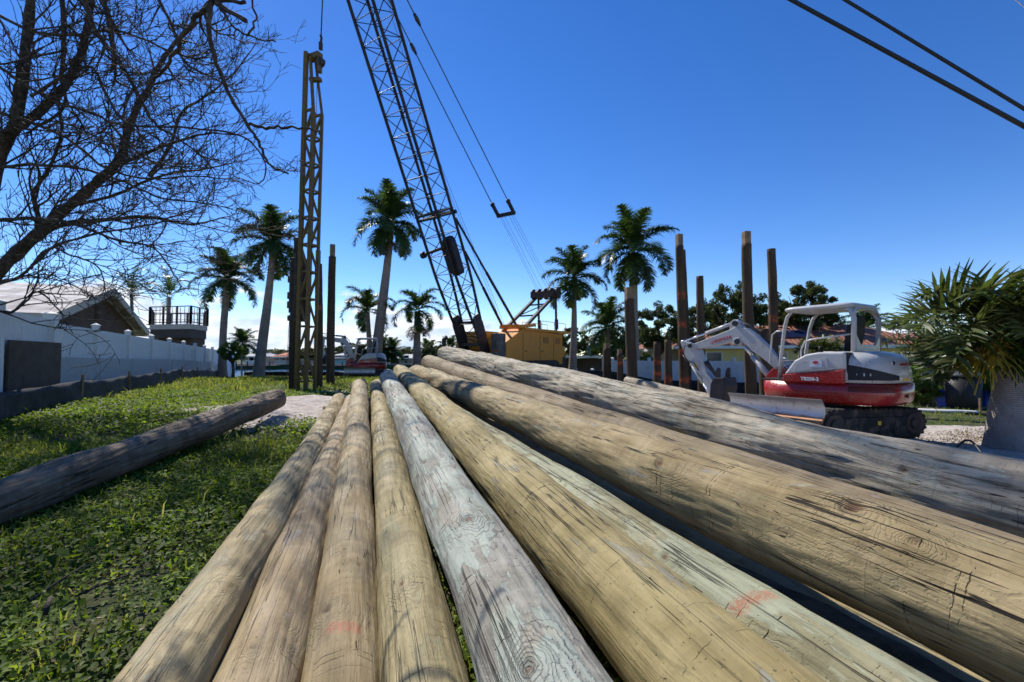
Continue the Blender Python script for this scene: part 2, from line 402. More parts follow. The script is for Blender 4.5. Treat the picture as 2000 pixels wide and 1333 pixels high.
M['grey_paint'] = worn('light_grey_machine_paint', (.44, .44, .44), .35, var=.05, dirt=(.27, .24, .20), dirt_amt=.6, scale=3, coat=.2)
M['mid_grey'] = worn('grey_boom_paint', (.40, .41, .42), .35, var=.06, dirt=(.20, .17, .14), dirt_amt=.6, scale=4, coat=.2)
M['rubber'] = worn('black_rubber_track', (.022, .021, .020), .75, var=.3, dirt=(.16, .12, .09), dirt_amt=.7, scale=5, bump=.01, spec=.3)
M['black_plastic'] = worn('black_plastic', (.015, .015, .016), .6, var=.2, spec=.35)
M['chrome'] = worn('chromed_rod', (.75, .75, .76), .12, 1., var=.03)
M['hose'] = worn('rubber_hose', (.012, .012, .013), .5, var=.1)
def blademat():
    g = G('worn_blade_steel'); p = g.obj(); z = g.n('SeparateXYZ', Vector=p).outputs['Z']
    a = g.noise(g.mapv(p, (2, 2, 5)), 3., 6, .6); h = g.math('ADD', z, g.math('MULTIPLY', a, .12))
    col = g.mix(g.rng(h, .62, .74), (.66, .64, .61), (.22, .225, .23)); col = g.mix(g.rng(h, .44, .50, 1, 0), col, (.38, .17, .07))
    col = g.mix(g.rng(g.noise(p, 9, 5, .7), .55, .68, 0, .5), col, (.22, .12, .08))
    g.pbr(col, g.rng(a, .3, .7, .35, .6), .25, g.bump(a, .4, .01), .5); return g.m
M['blade'] = blademat()
M['white_paint'] = worn('white_house_paint', (.68, .68, .66), .6, var=.05, spec=.3)
M['dark_glass'] = worn('dark_window_glass', (.03, .04, .05), .12, var=.1, spec=.7)
M['yellow_wall'] = worn('pale_yellow_stucco', (.62, .50, .20), .85, var=.06, scale=2, bump=.01, spec=.2)
M['brown_wall'] = worn('brown_stucco', (.115, .085, .065), .9, var=.15, scale=2, bump=.01, spec=.15)
M['turquoise'] = worn('turquoise_wall', (.30, .58, .60), .8, var=.05, spec=.2)
M['cream'] = worn('cream_wall', (.60, .55, .46), .8, var=.06, spec=.2)
M['fascia'] = worn('cream_fascia', (.50, .46, .38), .7, var=.06, spec=.2)
M['deckwood'] = worn('dark_deck_timber', (.06, .042, .032), .75, var=.3, scale=6)
M['concrete'] = worn('pale_concrete', (.32, .30, .27), .85, var=.15, scale=4, bump=.01, spec=.2)
M['solar'] = worn('solar_glass', (.012, .02, .06), .12, var=.15, spec=.8)
M['blue_plastic'] = worn('blue_plastic', (.02, .08, .42), .4, var=.12)
M['white_metal'] = worn('white_roof_metal', (.72, .74, .76), .35, var=.04, spec=.5)
M['seawall'] = worn('dark_seawall', (.10, .095, .085), .85, var=.3, scale=1.5, bump=.02)
def roofmat(name, A, B, run, step=.3, across=.25):
    g = G(name); uv = g.n('TexCoord').outputs['UV']; s_ = g.n('SeparateXYZ', Vector=uv)
    cx = g.math('FRACT', g.math('DIVIDE', s_.outputs['X'], across)); cy = g.math('FRACT', g.math('DIVIDE', s_.outputs['Y'], step))
    ix = g.math('FLOOR', g.math('DIVIDE', s_.outputs['X'], across)); iy = g.math('FLOOR', g.math('DIVIDE', s_.outputs['Y'], step))
    wn_ = g.n('TexWhiteNoise', {'noise_dimensions': '2D'}, Vector=g.n('CombineXYZ', X=ix, Y=iy, Z=0.).outputs[0]).outputs['Value']
    col = g.mix(wn_, A, B); n_ = g.noise(uv, 1.2, 5, .6)
    col = g.mix(g.rng(n_, .5, .7, 0, .5), col, c3(A, .5))
    lap = g.rng(cy, .0, .14, 1., 0.); col = g.mix(g.math('MULTIPLY', lap, .55), col, c3(A, .25))
    hump = g.math('SINE', g.math('MULTIPLY', cx, math.pi))
    h = g.math('ADD', g.math('MULTIPLY', hump, 1.), g.math('MULTIPLY', cy, -.5))
    g.pbr(col, .8, 0, g.bump(h, .9, .06), .25); return g.m
M['grey_tiles'] = roofmat('grey_roof_tiles', (.26, .235, .23), (.55, .53, .52), 1, .42, .38)
M['red_tiles'] = roofmat('red_brown_shingles', (.21, .085, .055), (.30, .13, .085), 1, .2, .3)
M['orange_tiles'] = roofmat('orange_roof_tiles', (.48, .15, .07), (.60, .22, .11), 1)
M['far_roof'] = roofmat('pale_far_roof', (.45, .45, .44), (.58, .58, .56), 1)
def trunkmat(name, A, B, ringn=22.):
    g = G(name); p = g.obj(); z = g.n('SeparateXYZ', Vector=p).outputs['Z']
    a = g.noise(p, 3, 5, .6); w = g.math('SINE', g.math('MULTIPLY', g.math('ADD', z, g.math('MULTIPLY', a, .10)), ringn * 2))
    col = g.mix(g.rng(a, .3, .7), A, B); col = g.mix(g.rng(w, .6, 1., 0, .28), col, c3(A, .45))
    fb = g.noise(g.mapv(p, (25, 25, 5)), 1., 4, .7)
    col = g.mix(g.rng(fb, .5, .7, 0, .45), col, c3(A, .5))
    g.pbr(col, .85, 0, g.bump(g.math('ADD', w, g.math('MULTIPLY', fb, 2.)), .35, .012), .2); return g.m
M['palm_trunk'] = trunkmat('palm_trunk_grey', (.20, .165, .135), (.29, .25, .21))
M['bottle_trunk'] = trunkmat('bottle_palm_bark', (.23, .21, .195), (.33, .31, .29), 95.)
M['crownshaft'] = worn('green_crownshaft', (.12, .17, .045), .5, var=.2)
M['oak_bark'] = worn('oak_bark', (.10, .085, .07), .9, var=.3, scale=8, bump=.03, spec=.15)
M['palm_leaf'] = leafmat('palm_leaf', [(.03, .06, .014), (.05, .095, .02), (.085, .14, .032)], .38, .4, .4)
M['palm_leaf_dry'] = leafmat('dry_palm_leaf', [(.09, .06, .03), (.16, .11, .055)], .25, .6)
M['bottle_leaf'] = leafmat('bottle_palm_leaf', [(.035, .055, .012), (.06, .09, .02), (.10, .13, .035), (.16, .15, .06)], .3, .4, .4)
M['flower'] = leafmat('yellow_flower_stalk', [(.30, .24, .04), (.50, .39, .07)], .3, .6)
M['oak_leaf'] = leafmat('oak_leaf', [(.03, .045, .014), (.055, .08, .022), (.10, .13, .036)], .38, .55, .3)
M['bright_leaf'] = leafmat('bright_shrub_leaf', [(.06, .11, .018), (.11, .19, .03), (.17, .26, .045)], .45, .55)
M['ground_leaf'] = leafmat('ground_cover_leaf', [(.06, .11, .014), (.10, .17, .022), (.155, .235, .032), (.22, .30, .05)], .5, .6, .22, 1.6)
M['grass_blade'] = leafmat('grass_blade', [(.12, .17, .022), (.19, .25, .04), (.30, .30, .09)], .5, .6, .2, 1.6)
M['dry_bits'] = leafmat('dry_litter', [(.12, .085, .05), (.26, .20, .13), (.36, .30, .22)], .1, .8)
def groundmat():
    g = G('ground_soil_and_sand'); p = g.pos()
    sand = g.n('Attribute', {'attribute_name': 'sand'}).outputs['Fac']
    lawn = g.n('Attribute', {'attribute_name': 'lawn'}).outputs['Fac']
    a = g.noise(p, .9, 6, .6); b = g.noise(p, 6, 6, .65); c = g.noise(p, 40, 5, .7)
    soil = g.mix(g.rng(b, .3, .7), (.055, .045, .028), (.16, .13, .085))
    green = g.mix(g.rng(b, .35, .65), (.028, .055, .012), (.06, .115, .022))
    col = g.mix(g.math('MULTIPLY', lawn, g.rng(a, .38, .58, .1, 1.)), soil, green)
    sd = g.mix(g.rng(b, .3, .7), (.40, .34, .29), (.66, .60, .545)); sd = g.mix(g.rng(c, .5, .75, 0, .6), sd, (.17, .13, .10))
    f = g.rng(g.math('ADD', sand, g.math('MULTIPLY', g.math('SUBTRACT', b, .5), .9)), .38, .6)
    col = g.mix(f, col, sd)
    g.pbr(col, .92, 0, g.bump(g.math('ADD', g.math('MULTIPLY', b, 1.), g.math('MULTIPLY', c, .4)), 1., .07), .15); return g.m
M['ground'] = groundmat()
def watermat():
    g = G('canal_water'); p = g.pos(); a = g.noise(g.mapv(p, (.5, 1.6, 1)), 1.2, 4, .6)
    g.pbr((.015, .06, .13), .08, 0, g.bump(a, .6, .15), .6); return g.m
M['water'] = watermat()

# ------------------------------------------------------------------ setting: ground and water
def grid(xs, ys):
    X, Y = np.meshgrid(xs, ys); nx, ny = len(xs), len(ys)
    i = np.arange((nx - 1) * (ny - 1)); r_, c_ = i // (nx - 1), i % (nx - 1); a = r_ * nx + c_
    return X.ravel(), Y.ravel(), np.stack([a, a + 1, a + nx + 1, a + nx], 1)
xs = np.concatenate([np.linspace(-900, -60, 14), np.linspace(-55, -14, 30), np.arange(-13.5, 14, .14), np.linspace(14.5, 55, 40), np.linspace(60, 900, 14)])
ys = np.concatenate([np.linspace(-30, -3, 10), np.arange(-2.5, 16, .14), np.arange(16.2, 31, .35), np.linspace(31.5, 100, 60), np.linspace(110, 1500, 20)])
gx, gy, gf = grid(xs, ys)
gzv = gz(gx, gy)
near = (np.abs(gx) < 14) & (gy < 20) & (gy > -3)
def smooth_noise(x, y, s, seed):
    r_ = np.random.default_rng(seed); out = np.zeros_like(x)
    for k in range(7):
        a, b, ph = r_.normal(0, s, 3)[:2].tolist() + [r_.uniform(0, 6.28)]
        out += np.sin(a * x + b * y + ph)
    return out / 4
sandm = np.zeros_like(gx)
for (cx, cy, rx, ry, w) in ((-3.75, 8.3, 1.45, 2.3, 1.25), (-4.2, 11.8, 1.8, .9, 1.), (-5.2, 8.0, 1.2, .4, .75), (-2.6, 13, 2, 1.5, .7)):
    sandm = np.maximum(sandm, w * np.exp(-(((gx - cx) / rx) ** 2 + ((gy - cy) / ry) ** 2) ** 1.5))
right = sstep(1.2, 3.2, gx - .04 * np.clip(gy, 0, 20)) * (1 - sstep(17, 19, gy + .25 * gx))
sandm = np.maximum(sandm, right * .78)
sandm = np.where((gx > 5) & (gy > 10) & (gy < 13.2) & (gx > 9), sandm * .15, sandm)
sandm = np.clip(sandm + .0, 0, 1.2)
gzv = gzv + np.where(near, .011 * smooth_noise(gx, gy, 6, 3) * (1 + sandm * 1.2) + .012 * smooth_noise(gx, gy, 13, 4) * np.clip(sandm, 0, 1), 0)
under = sstep(.25, .6, gx - (-1.0 - .31 * (gy - 1.4))) * (1 - sstep(.1, .8, gx - (3.9 - .56 * (gy - 1.4)))) * (gy < 10.5)
lawn = np.clip(1 - sandm * 1.3, 0, 1) * (1 - under)
sandm = sandm * (1 - .97 * under)
g_o = link_mesh('ground', mesh_np('ground', np.stack([gx, gy, gzv], 1), gf, M['ground'], True, {'sand': sandm, 'lawn': lawn}))
tag(g_o, 'grass, sand and bare soil of the building lot', None, None, 'structure')
wmesh = mesh_np('canal_water', [(-300, 28.4, -.75), (.4, 28.4, -.75), (.4, 86, -.75), (-300, 86, -.75)], np.array([[0, 1, 2, 3]]), M['water'])
tag(link_mesh('canal_water', wmesh), 'blue canal water beyond the bank', None, None, 'structure')
def gzf(x, y): return float(gz(x, y))

# ------------------------------------------------------------------ horizontal logs
def nz1(x, seed, k=5, f=1.):
    r_ = np.random.default_rng(seed); o_ = 0
    for i in range(k): o_ = o_ + np.sin(x * f * r_.uniform(.5, 2.5) + r_.uniform(0, 6.3)) * r_.uniform(.3, 1)
    return o_ / k
def make_log(name, pa, pb, ra, rb, mat, label, seed, back=1.6, knots=(), paints=(), bow=0., step=.012, nth=88, group='timber piles lying in the bundle', lump=1., cat='log', splinters=0):
    """pa near axis point, pb far axis point; back = metres the log runs on behind pa"""
    pa, pb = np.array(pa, float), np.array(pb, float); d = pb - pa; L = np.linalg.norm(d); d /= L
    p0 = pa - d * back; Lt = L + back; r_ = lambda s: ra + (rb - ra) * (s - back) / L
    up = np.array([0, 0, 1.]); sidev = np.cross(d, up); sidev /= np.linalg.norm(sidev); upv = np.cross(sidev, d)
    ns = int(Lt / step); s = np.linspace(0, Lt, ns); th = np.linspace(0, 2 * np.pi, nth + 1)[:-1]
    S, T = np.meshgrid(s, th, indexing='ij')          # theta 0 = side(right), pi/2 = up
    C = p0[None, :] + d[None, :] * s[:, None]
    C = C + sidev[None, :] * (bow * np.sin(np.pi * np.clip(s / Lt, 0, 1)))[:, None] + upv[None, :] * (.020 * nz1(s, seed, 4, .7))[:, None]
    rad = np.interp(s, [0, back, Lt], [ra + (ra - rb) * back / L, ra, rb])[:, None] * np.ones_like(T)
    rg = np.random.default_rng(seed)
    lump *= 1.35
    for k in range(14):      # broad unevenness
        fth = rg.integers(1, 5); rad += .0016 * lump * np.sin(fth * T + rg.uniform(0, 6.3) + S * rg.uniform(-1.6, 1.6)) * np.sin(S * rg.uniform(.8, 6) + rg.uniform(0, 6.3))
    for k in range(26):      # longitudinal ribs / chatter
        fth = rg.integers(6, 30); rad += .00035 * lump * np.sin(fth * T + rg.uniform(0, 6.3) + S * rg.uniform(-.6, .6)) * np.sin(S * rg.uniform(2, 18) + rg.uniform(0, 6.3))
    kd = np.full_like(S, 1.); paint = np.zeros_like(S)
    def hit(px, py):
        dr = np.array(ray(px, py)); dr /= np.linalg.norm(dr); o = np.array([0, 0, CZ]) - p0
        best = None
        for t in np.linspace(.3, 14, 4000):
            q = o + dr * t; sl = q @ d; off = q - d * sl; R_ = np.linalg.norm(off)
            if 0 < sl < Lt and R_ <= r_(sl): best = (sl, math.atan2(off @ upv, off @ sidev)); break
        return best
    kl = [(hit(*k[:2]), k[2]) for k in knots]
    for k in range(int(Lt * .35)):
        kl.append(((rg.uniform(0, Lt), rg.uniform(-.3, np.pi + .3)), rg.uniform(.2, .45)))
    for hk, size in kl:
        if hk is None: continue
        s0, t0 = hk; dt = (T - t0 + np.pi) % (2 * np.pi) - np.pi
        dist = np.sqrt(((S - s0) / 1.35) ** 2 + (dt * rad) ** 2) / size
        kd = np.minimum(kd, dist)
        rad += size * (.010 * np.exp(-(dist / .07) ** 2) - .009 * np.exp(-(dist / .016) ** 2))
    for (a, b, wdt) in paints:
        ha, hb = hit(*a), hit(*b)
        if ha is None or hb is None: continue
        lo, hi = sorted((ha[1], hb[1])); sc_ = (ha[0] + hb[0]) / 2
        sl = (hb[0] - ha[0]) / (hb[1] - ha[1]) if abs(hb[1] - ha[1]) > .05 else 0
        band = np.exp(-((S - (ha[0] + sl * (T - ha[1]))) / wdt) ** 4) * sstep(lo - .05, lo + .05, T) * (1 - sstep(hi - .05, hi + .05, T))
        paint = np.maximum(paint, band)
    # rounded, rough ends
    e = np.minimum(S, Lt - S); rad *= 1 - .10 * np.exp(-(e / .03) ** 1.2)
    P = C[:, None, :] + (sidev * np.cos(T)[..., None] + upv * np.sin(T)[..., None]) * rad[..., None]
    uvs = np.stack([((T + np.pi / 2) % (2 * np.pi)) * (ra + rb) / 2, S], -1).reshape(-1, 2)
    V = P.reshape(-1, 3); i = np.arange((ns - 1) * nth); a_, b_ = i // nth, i % nth; b2 = (b_ + 1) % nth
    F = np.stack([a_ * nth + b_, (a_ + 1) * nth + b_, (a_ + 1) * nth + b2, a_ * nth + b2], 1)
    # end caps
    V = np.concatenate([V, [C[0], C[-1]]]); n0 = ns * nth; k = np.arange(nth); k2 = (k + 1) % nth
    cap = np.concatenate([np.stack([np.full(nth, n0), k, k2], 1), np.stack([np.full(nth, n0 + 1), (ns - 1) * nth + k2, (ns - 1) * nth + k], 1)])
    org = p0 + np.array([0, 0, -ra])
    kd = np.append(kd.ravel(), [1, 1]); paint = np.append(paint.ravel(), [0, 0]); uvs = np.concatenate([uvs, [[0, 0], [0, 0]]])
    me = mesh_np(name, V - org, [F, cap], mat, True, {'kd': kd, 'paint': paint}, uvs)
    o = link_mesh(name, me, None, org.tolist())
    if splinters:
        m = MB(); cnt = 0
        while cnt < splinters:
            s0 = rg.uniform(back, Lt * .75); t0 = rg.uniform(.1, np.pi - .1); cl_n = rg.integers(1, 5)
            for q in range(cl_n):
                cnt += 1; ss = s0 + rg.normal(0, .03); tt = t0 + rg.normal(0, .10); i = int(np.clip(ss / Lt * (ns - 1), 0, ns - 2)); j = int((tt % (2 * np.pi)) / (2 * np.pi) * nth) % nth
                base = Vector((P[i, j] - org).tolist()); nr = Vector((sidev * math.cos(tt) + upv * math.sin(tt)).tolist()); dd = Vector(d.tolist()) * (1 if rg.random() < .5 else -1)
                ln = rg.uniform(.015, .06); w_ = rg.uniform(.0012, .004); sd_ = nr.cross(dd).normalized(); lf = rg.uniform(.15, .7)
                a = base - nr * .003; b = a + dd * ln * .6 + nr * ln * lf * .25 + sd_ * rg.normal(0, .004); c = b + dd * ln * .4 + nr * ln * lf * .4
                m.add([a - sd_ * w_, a + sd_ * w_, b + sd_ * w_ * .8, b - sd_ * w_ * .8, c], [(0, 1, 2, 3), (3, 2, 4)])
        sp_ = m.build('wood_splinters', M['splinter'], o); sp_['kind'] = 'stuff'  # loose wood splinters added over the log skin, all in one mesh
    return tag(o, label, cat, group)

LOGN = 'timber_log'
make_log(LOGN, (-1.08, 1.4, .49), (-3.42, 9.05, .68), .135, .118, M['log_tan'], 'leftmost tan log of the bundle, bordering the grass, with dark strap marks round it', 21, splinters=70, bow=.05,
         knots=((500, 1040, .8), (430, 1150, .5)), lump=1.3)
make_log(LOGN, (-.80, 1.4, .425), (-2.98, 8.5, .70), .137, .115, M['log_tan_b'], 'smooth tan log sunk between the leftmost log and the log with the rusty stain', 22, splinters=30, knots=((560, 1250, .5),))
make_log(LOGN, (-.52, 1.4, .39), (-2.91, 8.73, .96), .137, .14, M['log_tan_c'], 'tan log with a rusty brown stain below a ragged knot, third from the grass', 23, splinters=50,
         knots=((640, 1195, 1.1), (700, 1105, .6)), paints=(((640, 1232), (705, 1232), .03),))
make_log(LOGN, (-.25, 1.4, .47), (-2.96, 9.97, .89), .131, .135, M['log_tan_d'], 'narrow tan log just left of the grey green log', 24, splinters=40, knots=((785, 1142, .9), (752, 1040, .6)))
make_log(LOGN, (.06, 1.4, .58), (-2.51, 9.18, 1.11), .165, .15, M['log_grey_green'], 'grey log with pale turquoise patches and an oval knot', 25, splinters=130,
         knots=((915, 1018, 1.3), (830, 905, 1.), (1035, 1315, 1.)), lump=1.2)
make_log(LOGN, (.51, 1.4, .61), (-2.43, 9.91, 1.19), .182, .155, M['log_gold'], 'thick golden tan log just right of the grey green log', 26, splinters=90,
         knots=((950, 860, 1.), (897, 832, .8), (990, 985, .7), (1062, 945, .7)), lump=1.2)
make_log(LOGN, (.97, 1.4, .49), (-1.80, 8.1, .96), .172, .14, M['log_mint'], 'mint green streaked log with a red paint band, low behind the golden log', 27, splinters=160,
         knots=((1300, 1092, 1.1), (1505, 1300, .9), (1150, 960, .7)), paints=(((1432, 1200), (1512, 1160), .03),), lump=1.3)
make_log(LOGN, (1.43, 1.4, .75), (-2.19, 10.3, 1.18), .197, .16, M['log_knotty'], 'tan log with large ringed knots above the black gap', 28, splinters=170,
         knots=((1290, 905, 1.5), (1668, 1000, 2.0), (1560, 960, .8), (1060, 800, .8), (1790, 1065, .8)), lump=1.3)
make_log(LOGN, (2.42, 1.4, .50), (-1.88, 10.2, 1.38), .185, .17, M['log_brown'], 'dark brown log sunk between the knotty tan log and the weathered grey log', 29, knots=((1200, 810, .8),), bow=-.02)
make_log(LOGN, (3.34, 1.4, .57), (-1.49, 10.13, 1.57), .255, .185, M['log_weathered'], 'thick weathered grey log highest in the pile with rough splintered bark', 30, splinters=260,
         knots=((1105, 772, 1.2), (1765, 915, 1.), (970, 720, 1.3), (1160, 760, .8)), lump=2.8, bow=-.03)
make_log(LOGN, (-3.36, 2.85, .52), (-3.66, 7.15, .86), .145, .15, M['log_ground'], 'brown log lying alone on the grass in front of the white fence', 31, splinters=60, back=4.2, knots=((300, 900, .6),),
         paints=(((168, 893), (205, 882), .02), ((215, 878), (240, 868), .02)), lump=1.6, group='loose piles')
# second layer the visible logs lie on
for i, (xa, xb, z0, z1) in enumerate(((.20, -2.75, .30, .75), (.66, -2.35, .27, .82), (1.75, -1.95, .20, .80), (2.9, -1.55, .18, 1.05), (2.2, -1.6, .10, .72), (3.6, -1.2, .12, .86))):
    o = make_log(LOGN, (xa + .1, 1.4, z0), (xb, 9.4, z1), .155, .14, M['log_knotty' if i % 2 else 'log_tan'],
             ('shaded log hidden beneath the grey green log', 'shaded log hidden beneath the golden log', 'shaded log in the black gap beneath the knotty tan log', 'shaded log beneath the dark brown sunk log', 'lowest shaded log on the soil under the knotty tan log', 'lowest shaded log on the soil under the thick weathered log')[i], 40 + i, step=.05, nth=28)
# bearer logs across, and ones behind
def bearer(a, b, r, lab, grp='bearer logs'):
    return make_log('bearer_log', a, b, r, r * .95, M['log_brown'], lab, 60, back=.01, step=.06, nth=24, group=grp)
bearer((-3.25, 7.9, .60), (-1.0, 8.5, .56), .07, 'thin bearer log crossing under the far ends of the bundle')
p_, q_ = at(1225, 772, 15.5), at(1400, 783, 11.5)
make_log('timber_log', (q_.x, q_.y, gzf(q_.x, q_.y) + .13), (p_.x, p_.y, gzf(p_.x, p_.y) + .14), .14, .14, M['log_weathered'], 'pale grey log lying on the sand below the driven piles', 33, back=.3, step=.05, nth=32, group='loose piles')

# ------------------------------------------------------------------ vertical driven piles
def driven_pile(px, ytop, Y, wpx, label, tenon=True, lean=0., paintz=(), mat='pile'):
    b = gp(px, Y); top = at(px + lean, ytop, Y); r0 = wpx / 2 * Y / FPX; h = top.z - b.z; tx = top.x - b.x
    root = empty('driven_pile', b, 0, label, 'pile', 'driven timber piles')
    nth, ns = 20, max(12, int(h / .1)); th_ = .0 if not tenon else min(.42, h * .12)
    s = np.linspace(-.25, h - th_, ns); T = np.linspace(0, 2 * np.pi, nth + 1)[:-1]; S, TT = np.meshgrid(s, T, indexing='ij')
    rg = np.random.default_rng(int(px)); rad = r0 * (1.06 - .16 * S / max(h, 1)) * np.ones_like(TT)
    for k in range(10): rad = rad * (1 + .012 * np.sin(rg.integers(1, 5) * TT + rg.uniform(0, 6)) * np.sin(S * rg.uniform(1, 7) + rg.uniform(0, 6)))
    bx = .035 * np.sin(s * rg.uniform(.3, .7) + rg.uniform(0, 6)) * min(1, h / 5)
    P = np.stack([rad * np.cos(TT) + (tx * S / h) + bx[:, None], rad * np.sin(TT), S], -1).reshape(-1, 3)
    i = np.arange((ns - 1) * nth); a_, b_ = i // nth, i % nth; b2 = (b_ + 1) % nth
    F = np.stack([a_ * nth + b_, a_ * nth + b2, (a_ + 1) * nth + b2, (a_ + 1) * nth + b_], 1)
    cap = np.array([[(ns - 1) * nth + k for k in range(nth)]])
    pt = np.zeros_like(S)
    for z0 in paintz: pt = np.maximum(pt, np.exp(-((S - z0) / .10) ** 4) * (np.cos(TT + 1.6) > .3))
    link_mesh('shaft', mesh_np('shaft', P, [F, cap], M[mat], True, {'paint': pt.ravel()}), root)
    if tenon:
        m = MB(); z0 = h - th_; c = Vector((tx + bx[-1], 0, 0))
        m.box((c.x, 0, z0 + th_ / 2 - .01), (r0 * 1.25, r0 * 1.25, th_ + .02), Matrix.Rotation(rg.uniform(.0, .5), 3, 'Z'))
        m.build('tenon', M['tenon'], root, bevel=.012)
    return root
PL = [
 (647, 478, 15.5, 15, 'tall dark driven pile with a pale squared top, just right of the yellow tower', True, 4, ()),
 (624, 490, 14.2, 15, 'driven pile half hidden right behind the yellow lattice tower', True, -4, (2.5, 4.)),
 (1235, 562, 15.8, 20, 'thick driven pile with a squared top in front of the royal palm trunk', True, -6, ()),
 (1185, 672, 18.0, 16, 'short driven pile nearest the white house on the left of the row', True, 0, ()),
 (1211, 683, 17.2, 12, 'short thin driven pile with orange paint just left of the thick pile', True, -1, (.75,)),
 (1283, 668, 16.2, 15, 'short round-topped driven pile with orange marks, left of a pair', False, 0, (.6, 1.0)),
 (1305, 664, 16.2, 15, 'short round-topped driven pile, right of a pair beside the tallest pile', False, 0, (.5,)),
 (1334, 458, 16.2, 17, 'tall driven pile with orange paint marks left of the excavator bucket', True, -6, (.6, 1.6, 2.6, 3.6)),
 (1342, 489, 19.0, 13, 'tall driven pile directly behind the one with orange marks', False, -8, (.6, 1.6)),
 (1372, 540, 16.4, 15, 'medium height driven pile behind the excavator arm', False, -6, ()),
 (1465, 453, 14.6, 20, 'tallest thick driven pile with a long pale top, behind the excavator boom', True, -6, ()),
 (1512, 487, 17.0, 17, 'tall thin driven pile with an orange paint mark, behind the red excavator', False, -7, (2.9,)),
 (1493, 643, 15.0, 21, 'short stout driven pile with a tan cut top right of the thick tall pile', False, -1, ()),
]
for (px, yt, Y, w, lab, ten, lean, pz) in PL: driven_pile(px, yt, Y, w, lab, ten, lean, pz)


# ------------------------------------------------------------------ lattice boom crane
def V3(*a): return Vector(a)
HC = Vector((-.55, -.835, 0)).normalized(); LC = Vector((HC.y * -1, HC.x, 0))      # forward, right-hand side (towards +X)
LC = Vector((.835, -.55, 0)).normalized()
CF = V3(-1.5, 19.0, 1.75); CT = V3(-5.46, 13.0, 16.2)
crane = empty('crawler_crane', (-1.1, 20.2, gzf(-1.1, 20.2)), 0, 'orange crawler crane with a black lattice boom leaning over the yellow tower', 'crane')
CO = Vector(crane.location)
def cl(p): return Vector(p) - CO
BX = (CT - CF).normalized(); BN = LC.cross(BX).normalized()
if BN.z < 0: BN = -BN
BL = (CT - CF).length
def bpt(s, l, n): return cl(CF + BX * s + LC * l + BN * n)
def bw(s):   # half lateral, half depth
    return (.50, .12 + .33 * min(1, s / 3.2)) if s < BL - 2 else (.5 - .2 * (s - BL + 2) / 2, .45 - .2 * (s - BL + 2) / 2)
m = MB(); stn = [0, .6]; 
while stn[-1] < BL - .3: stn.append(stn[-1] + .72)
for cx_, cn in ((-1, -1), (1, -1), (1, 1), (-1, 1)):
    m.tube([bpt(s, cx_ * bw(s)[0], cn * bw(s)[1]) for s in stn], .056, 8)
for i in range(len(stn) - 1):
    s0, s1 = stn[i], stn[i + 1]; cs = ((-1, -1), (1, -1), (1, 1), (-1, 1))
    for k in range(4):
        a, b = cs[k], cs[(k + 1) % 4]
        if i % 2: a, b = b, a
        p = bpt(s0, a[0] * bw(s0)[0], a[1] * bw(s0)[1]); q = bpt(s1, b[0] * bw(s1)[0], b[1] * bw(s1)[1])
        m.tube([p, q], .017, 5, False)
        p2 = bpt(s0, b[0] * bw(s0)[0], b[1] * bw(s0)[1]); m.tube([p, p2], .015, 5, False)
for sj in (5.6, 13.2):     # splice frames
    for s in (sj, sj + .16):
        c_ = [bpt(s, x * .53, y * .48) for x, y in ((-1, -1), (1, -1), (1, 1), (-1, 1))]
        for k in range(4): m.beam(c_[k], c_[(k + 1) % 4], .07)
    m.beam(bpt(sj, -.55, .5), bpt(sj, .62, .5), .12)
m.box(bpt(14.9, -.15, -.1), (.36, .2, .55), None)
m.build('lattice_boom', M['black_steel'], crane)
m = MB()
for l in (-.54, .54):
    m.prism([(-.35, -.25), (.0, -.33), (1.3, -.30), (1.6, -.16), (1.6, .18), (1.2, .28), (0, .24), (-.35, .1)], bpt(0, l, 0), BX, BN, LC, .07)
    m.cyl(bpt(0, l - .1, 0), bpt(0, l + .1, 0), .14)
m.beam(bpt(1.2, -.5, .25), bpt(1.2, .5, .25), .1); m.beam(bpt(.4, -.5, -.2), bpt(.4, .5, -.2), .12)
m.build('boom_foot_plates', M['dark_iron'], crane, bevel=.01)
m = MB()
pts = [(a * .26, b * .74) for a, b in ((-1, -.8), (-.8, -.96), (-.4, -1), (.4, -1), (.8, -.96), (1, -.8), (1, .72), (.85, .88), (.5, .98), (0, 1.02), (-.5, .98), (-.85, .88), (-1, .72))]
m.prism(pts, bpt(4.1, .50, -.25), (LC - BN * .2).normalized(), BX, BN, .32)
m.build('rounded_tank', M['black_steel'], crane, bevel=.02)
m = MB(); m.cyl(bpt(4.35, -.78, -.42), bpt(4.5, .4, -.42), .06); m.cyl(bpt(4.33, -.86, -.42), bpt(4.35, -.72, -.42), .13); m.build('rope_roller', M['dark_iron'], crane)
# house: local frame s (backwards), l (to the right side)
def hp(s, l, z): return cl(CF - HC * s + LC * l) * 1.0 + V3(0, 0, z - CF.z)
def hbox(mb, s0, s1, l0, l1, z0, z1): 
    return mb.box(hp((s0 + s1) / 2, (l0 + l1) / 2, (z0 + z1) / 2), (s1 - s0, l1 - l0, z1 - z0), Matrix((-HC, LC, V3(0, 0, 1))).transposed())
m = MB(); prof = [(0.15, 1.22), (5.15, 1.15), (5.15, 2.62), (1.5, 2.72), (.2, 2.12)]
m.prism(prof, hp(0, .85, 0), -HC, (0, 0, 1), LC, 1.1); m.build('engine_house', M['orange'], crane, bevel=.03)
m = MB(); hbox(m, .25, 5.0, -1.3, .29, 1.2, 2.6); m.build('machinery_cover', M['orange'], crane, bevel=.03)
m = MB(); hbox(m, 1.55, 5.75, .3, 1.5, 2.66, 2.78); m.build('roof_overhang', M['orange'], crane, bevel=.01)
m = MB()
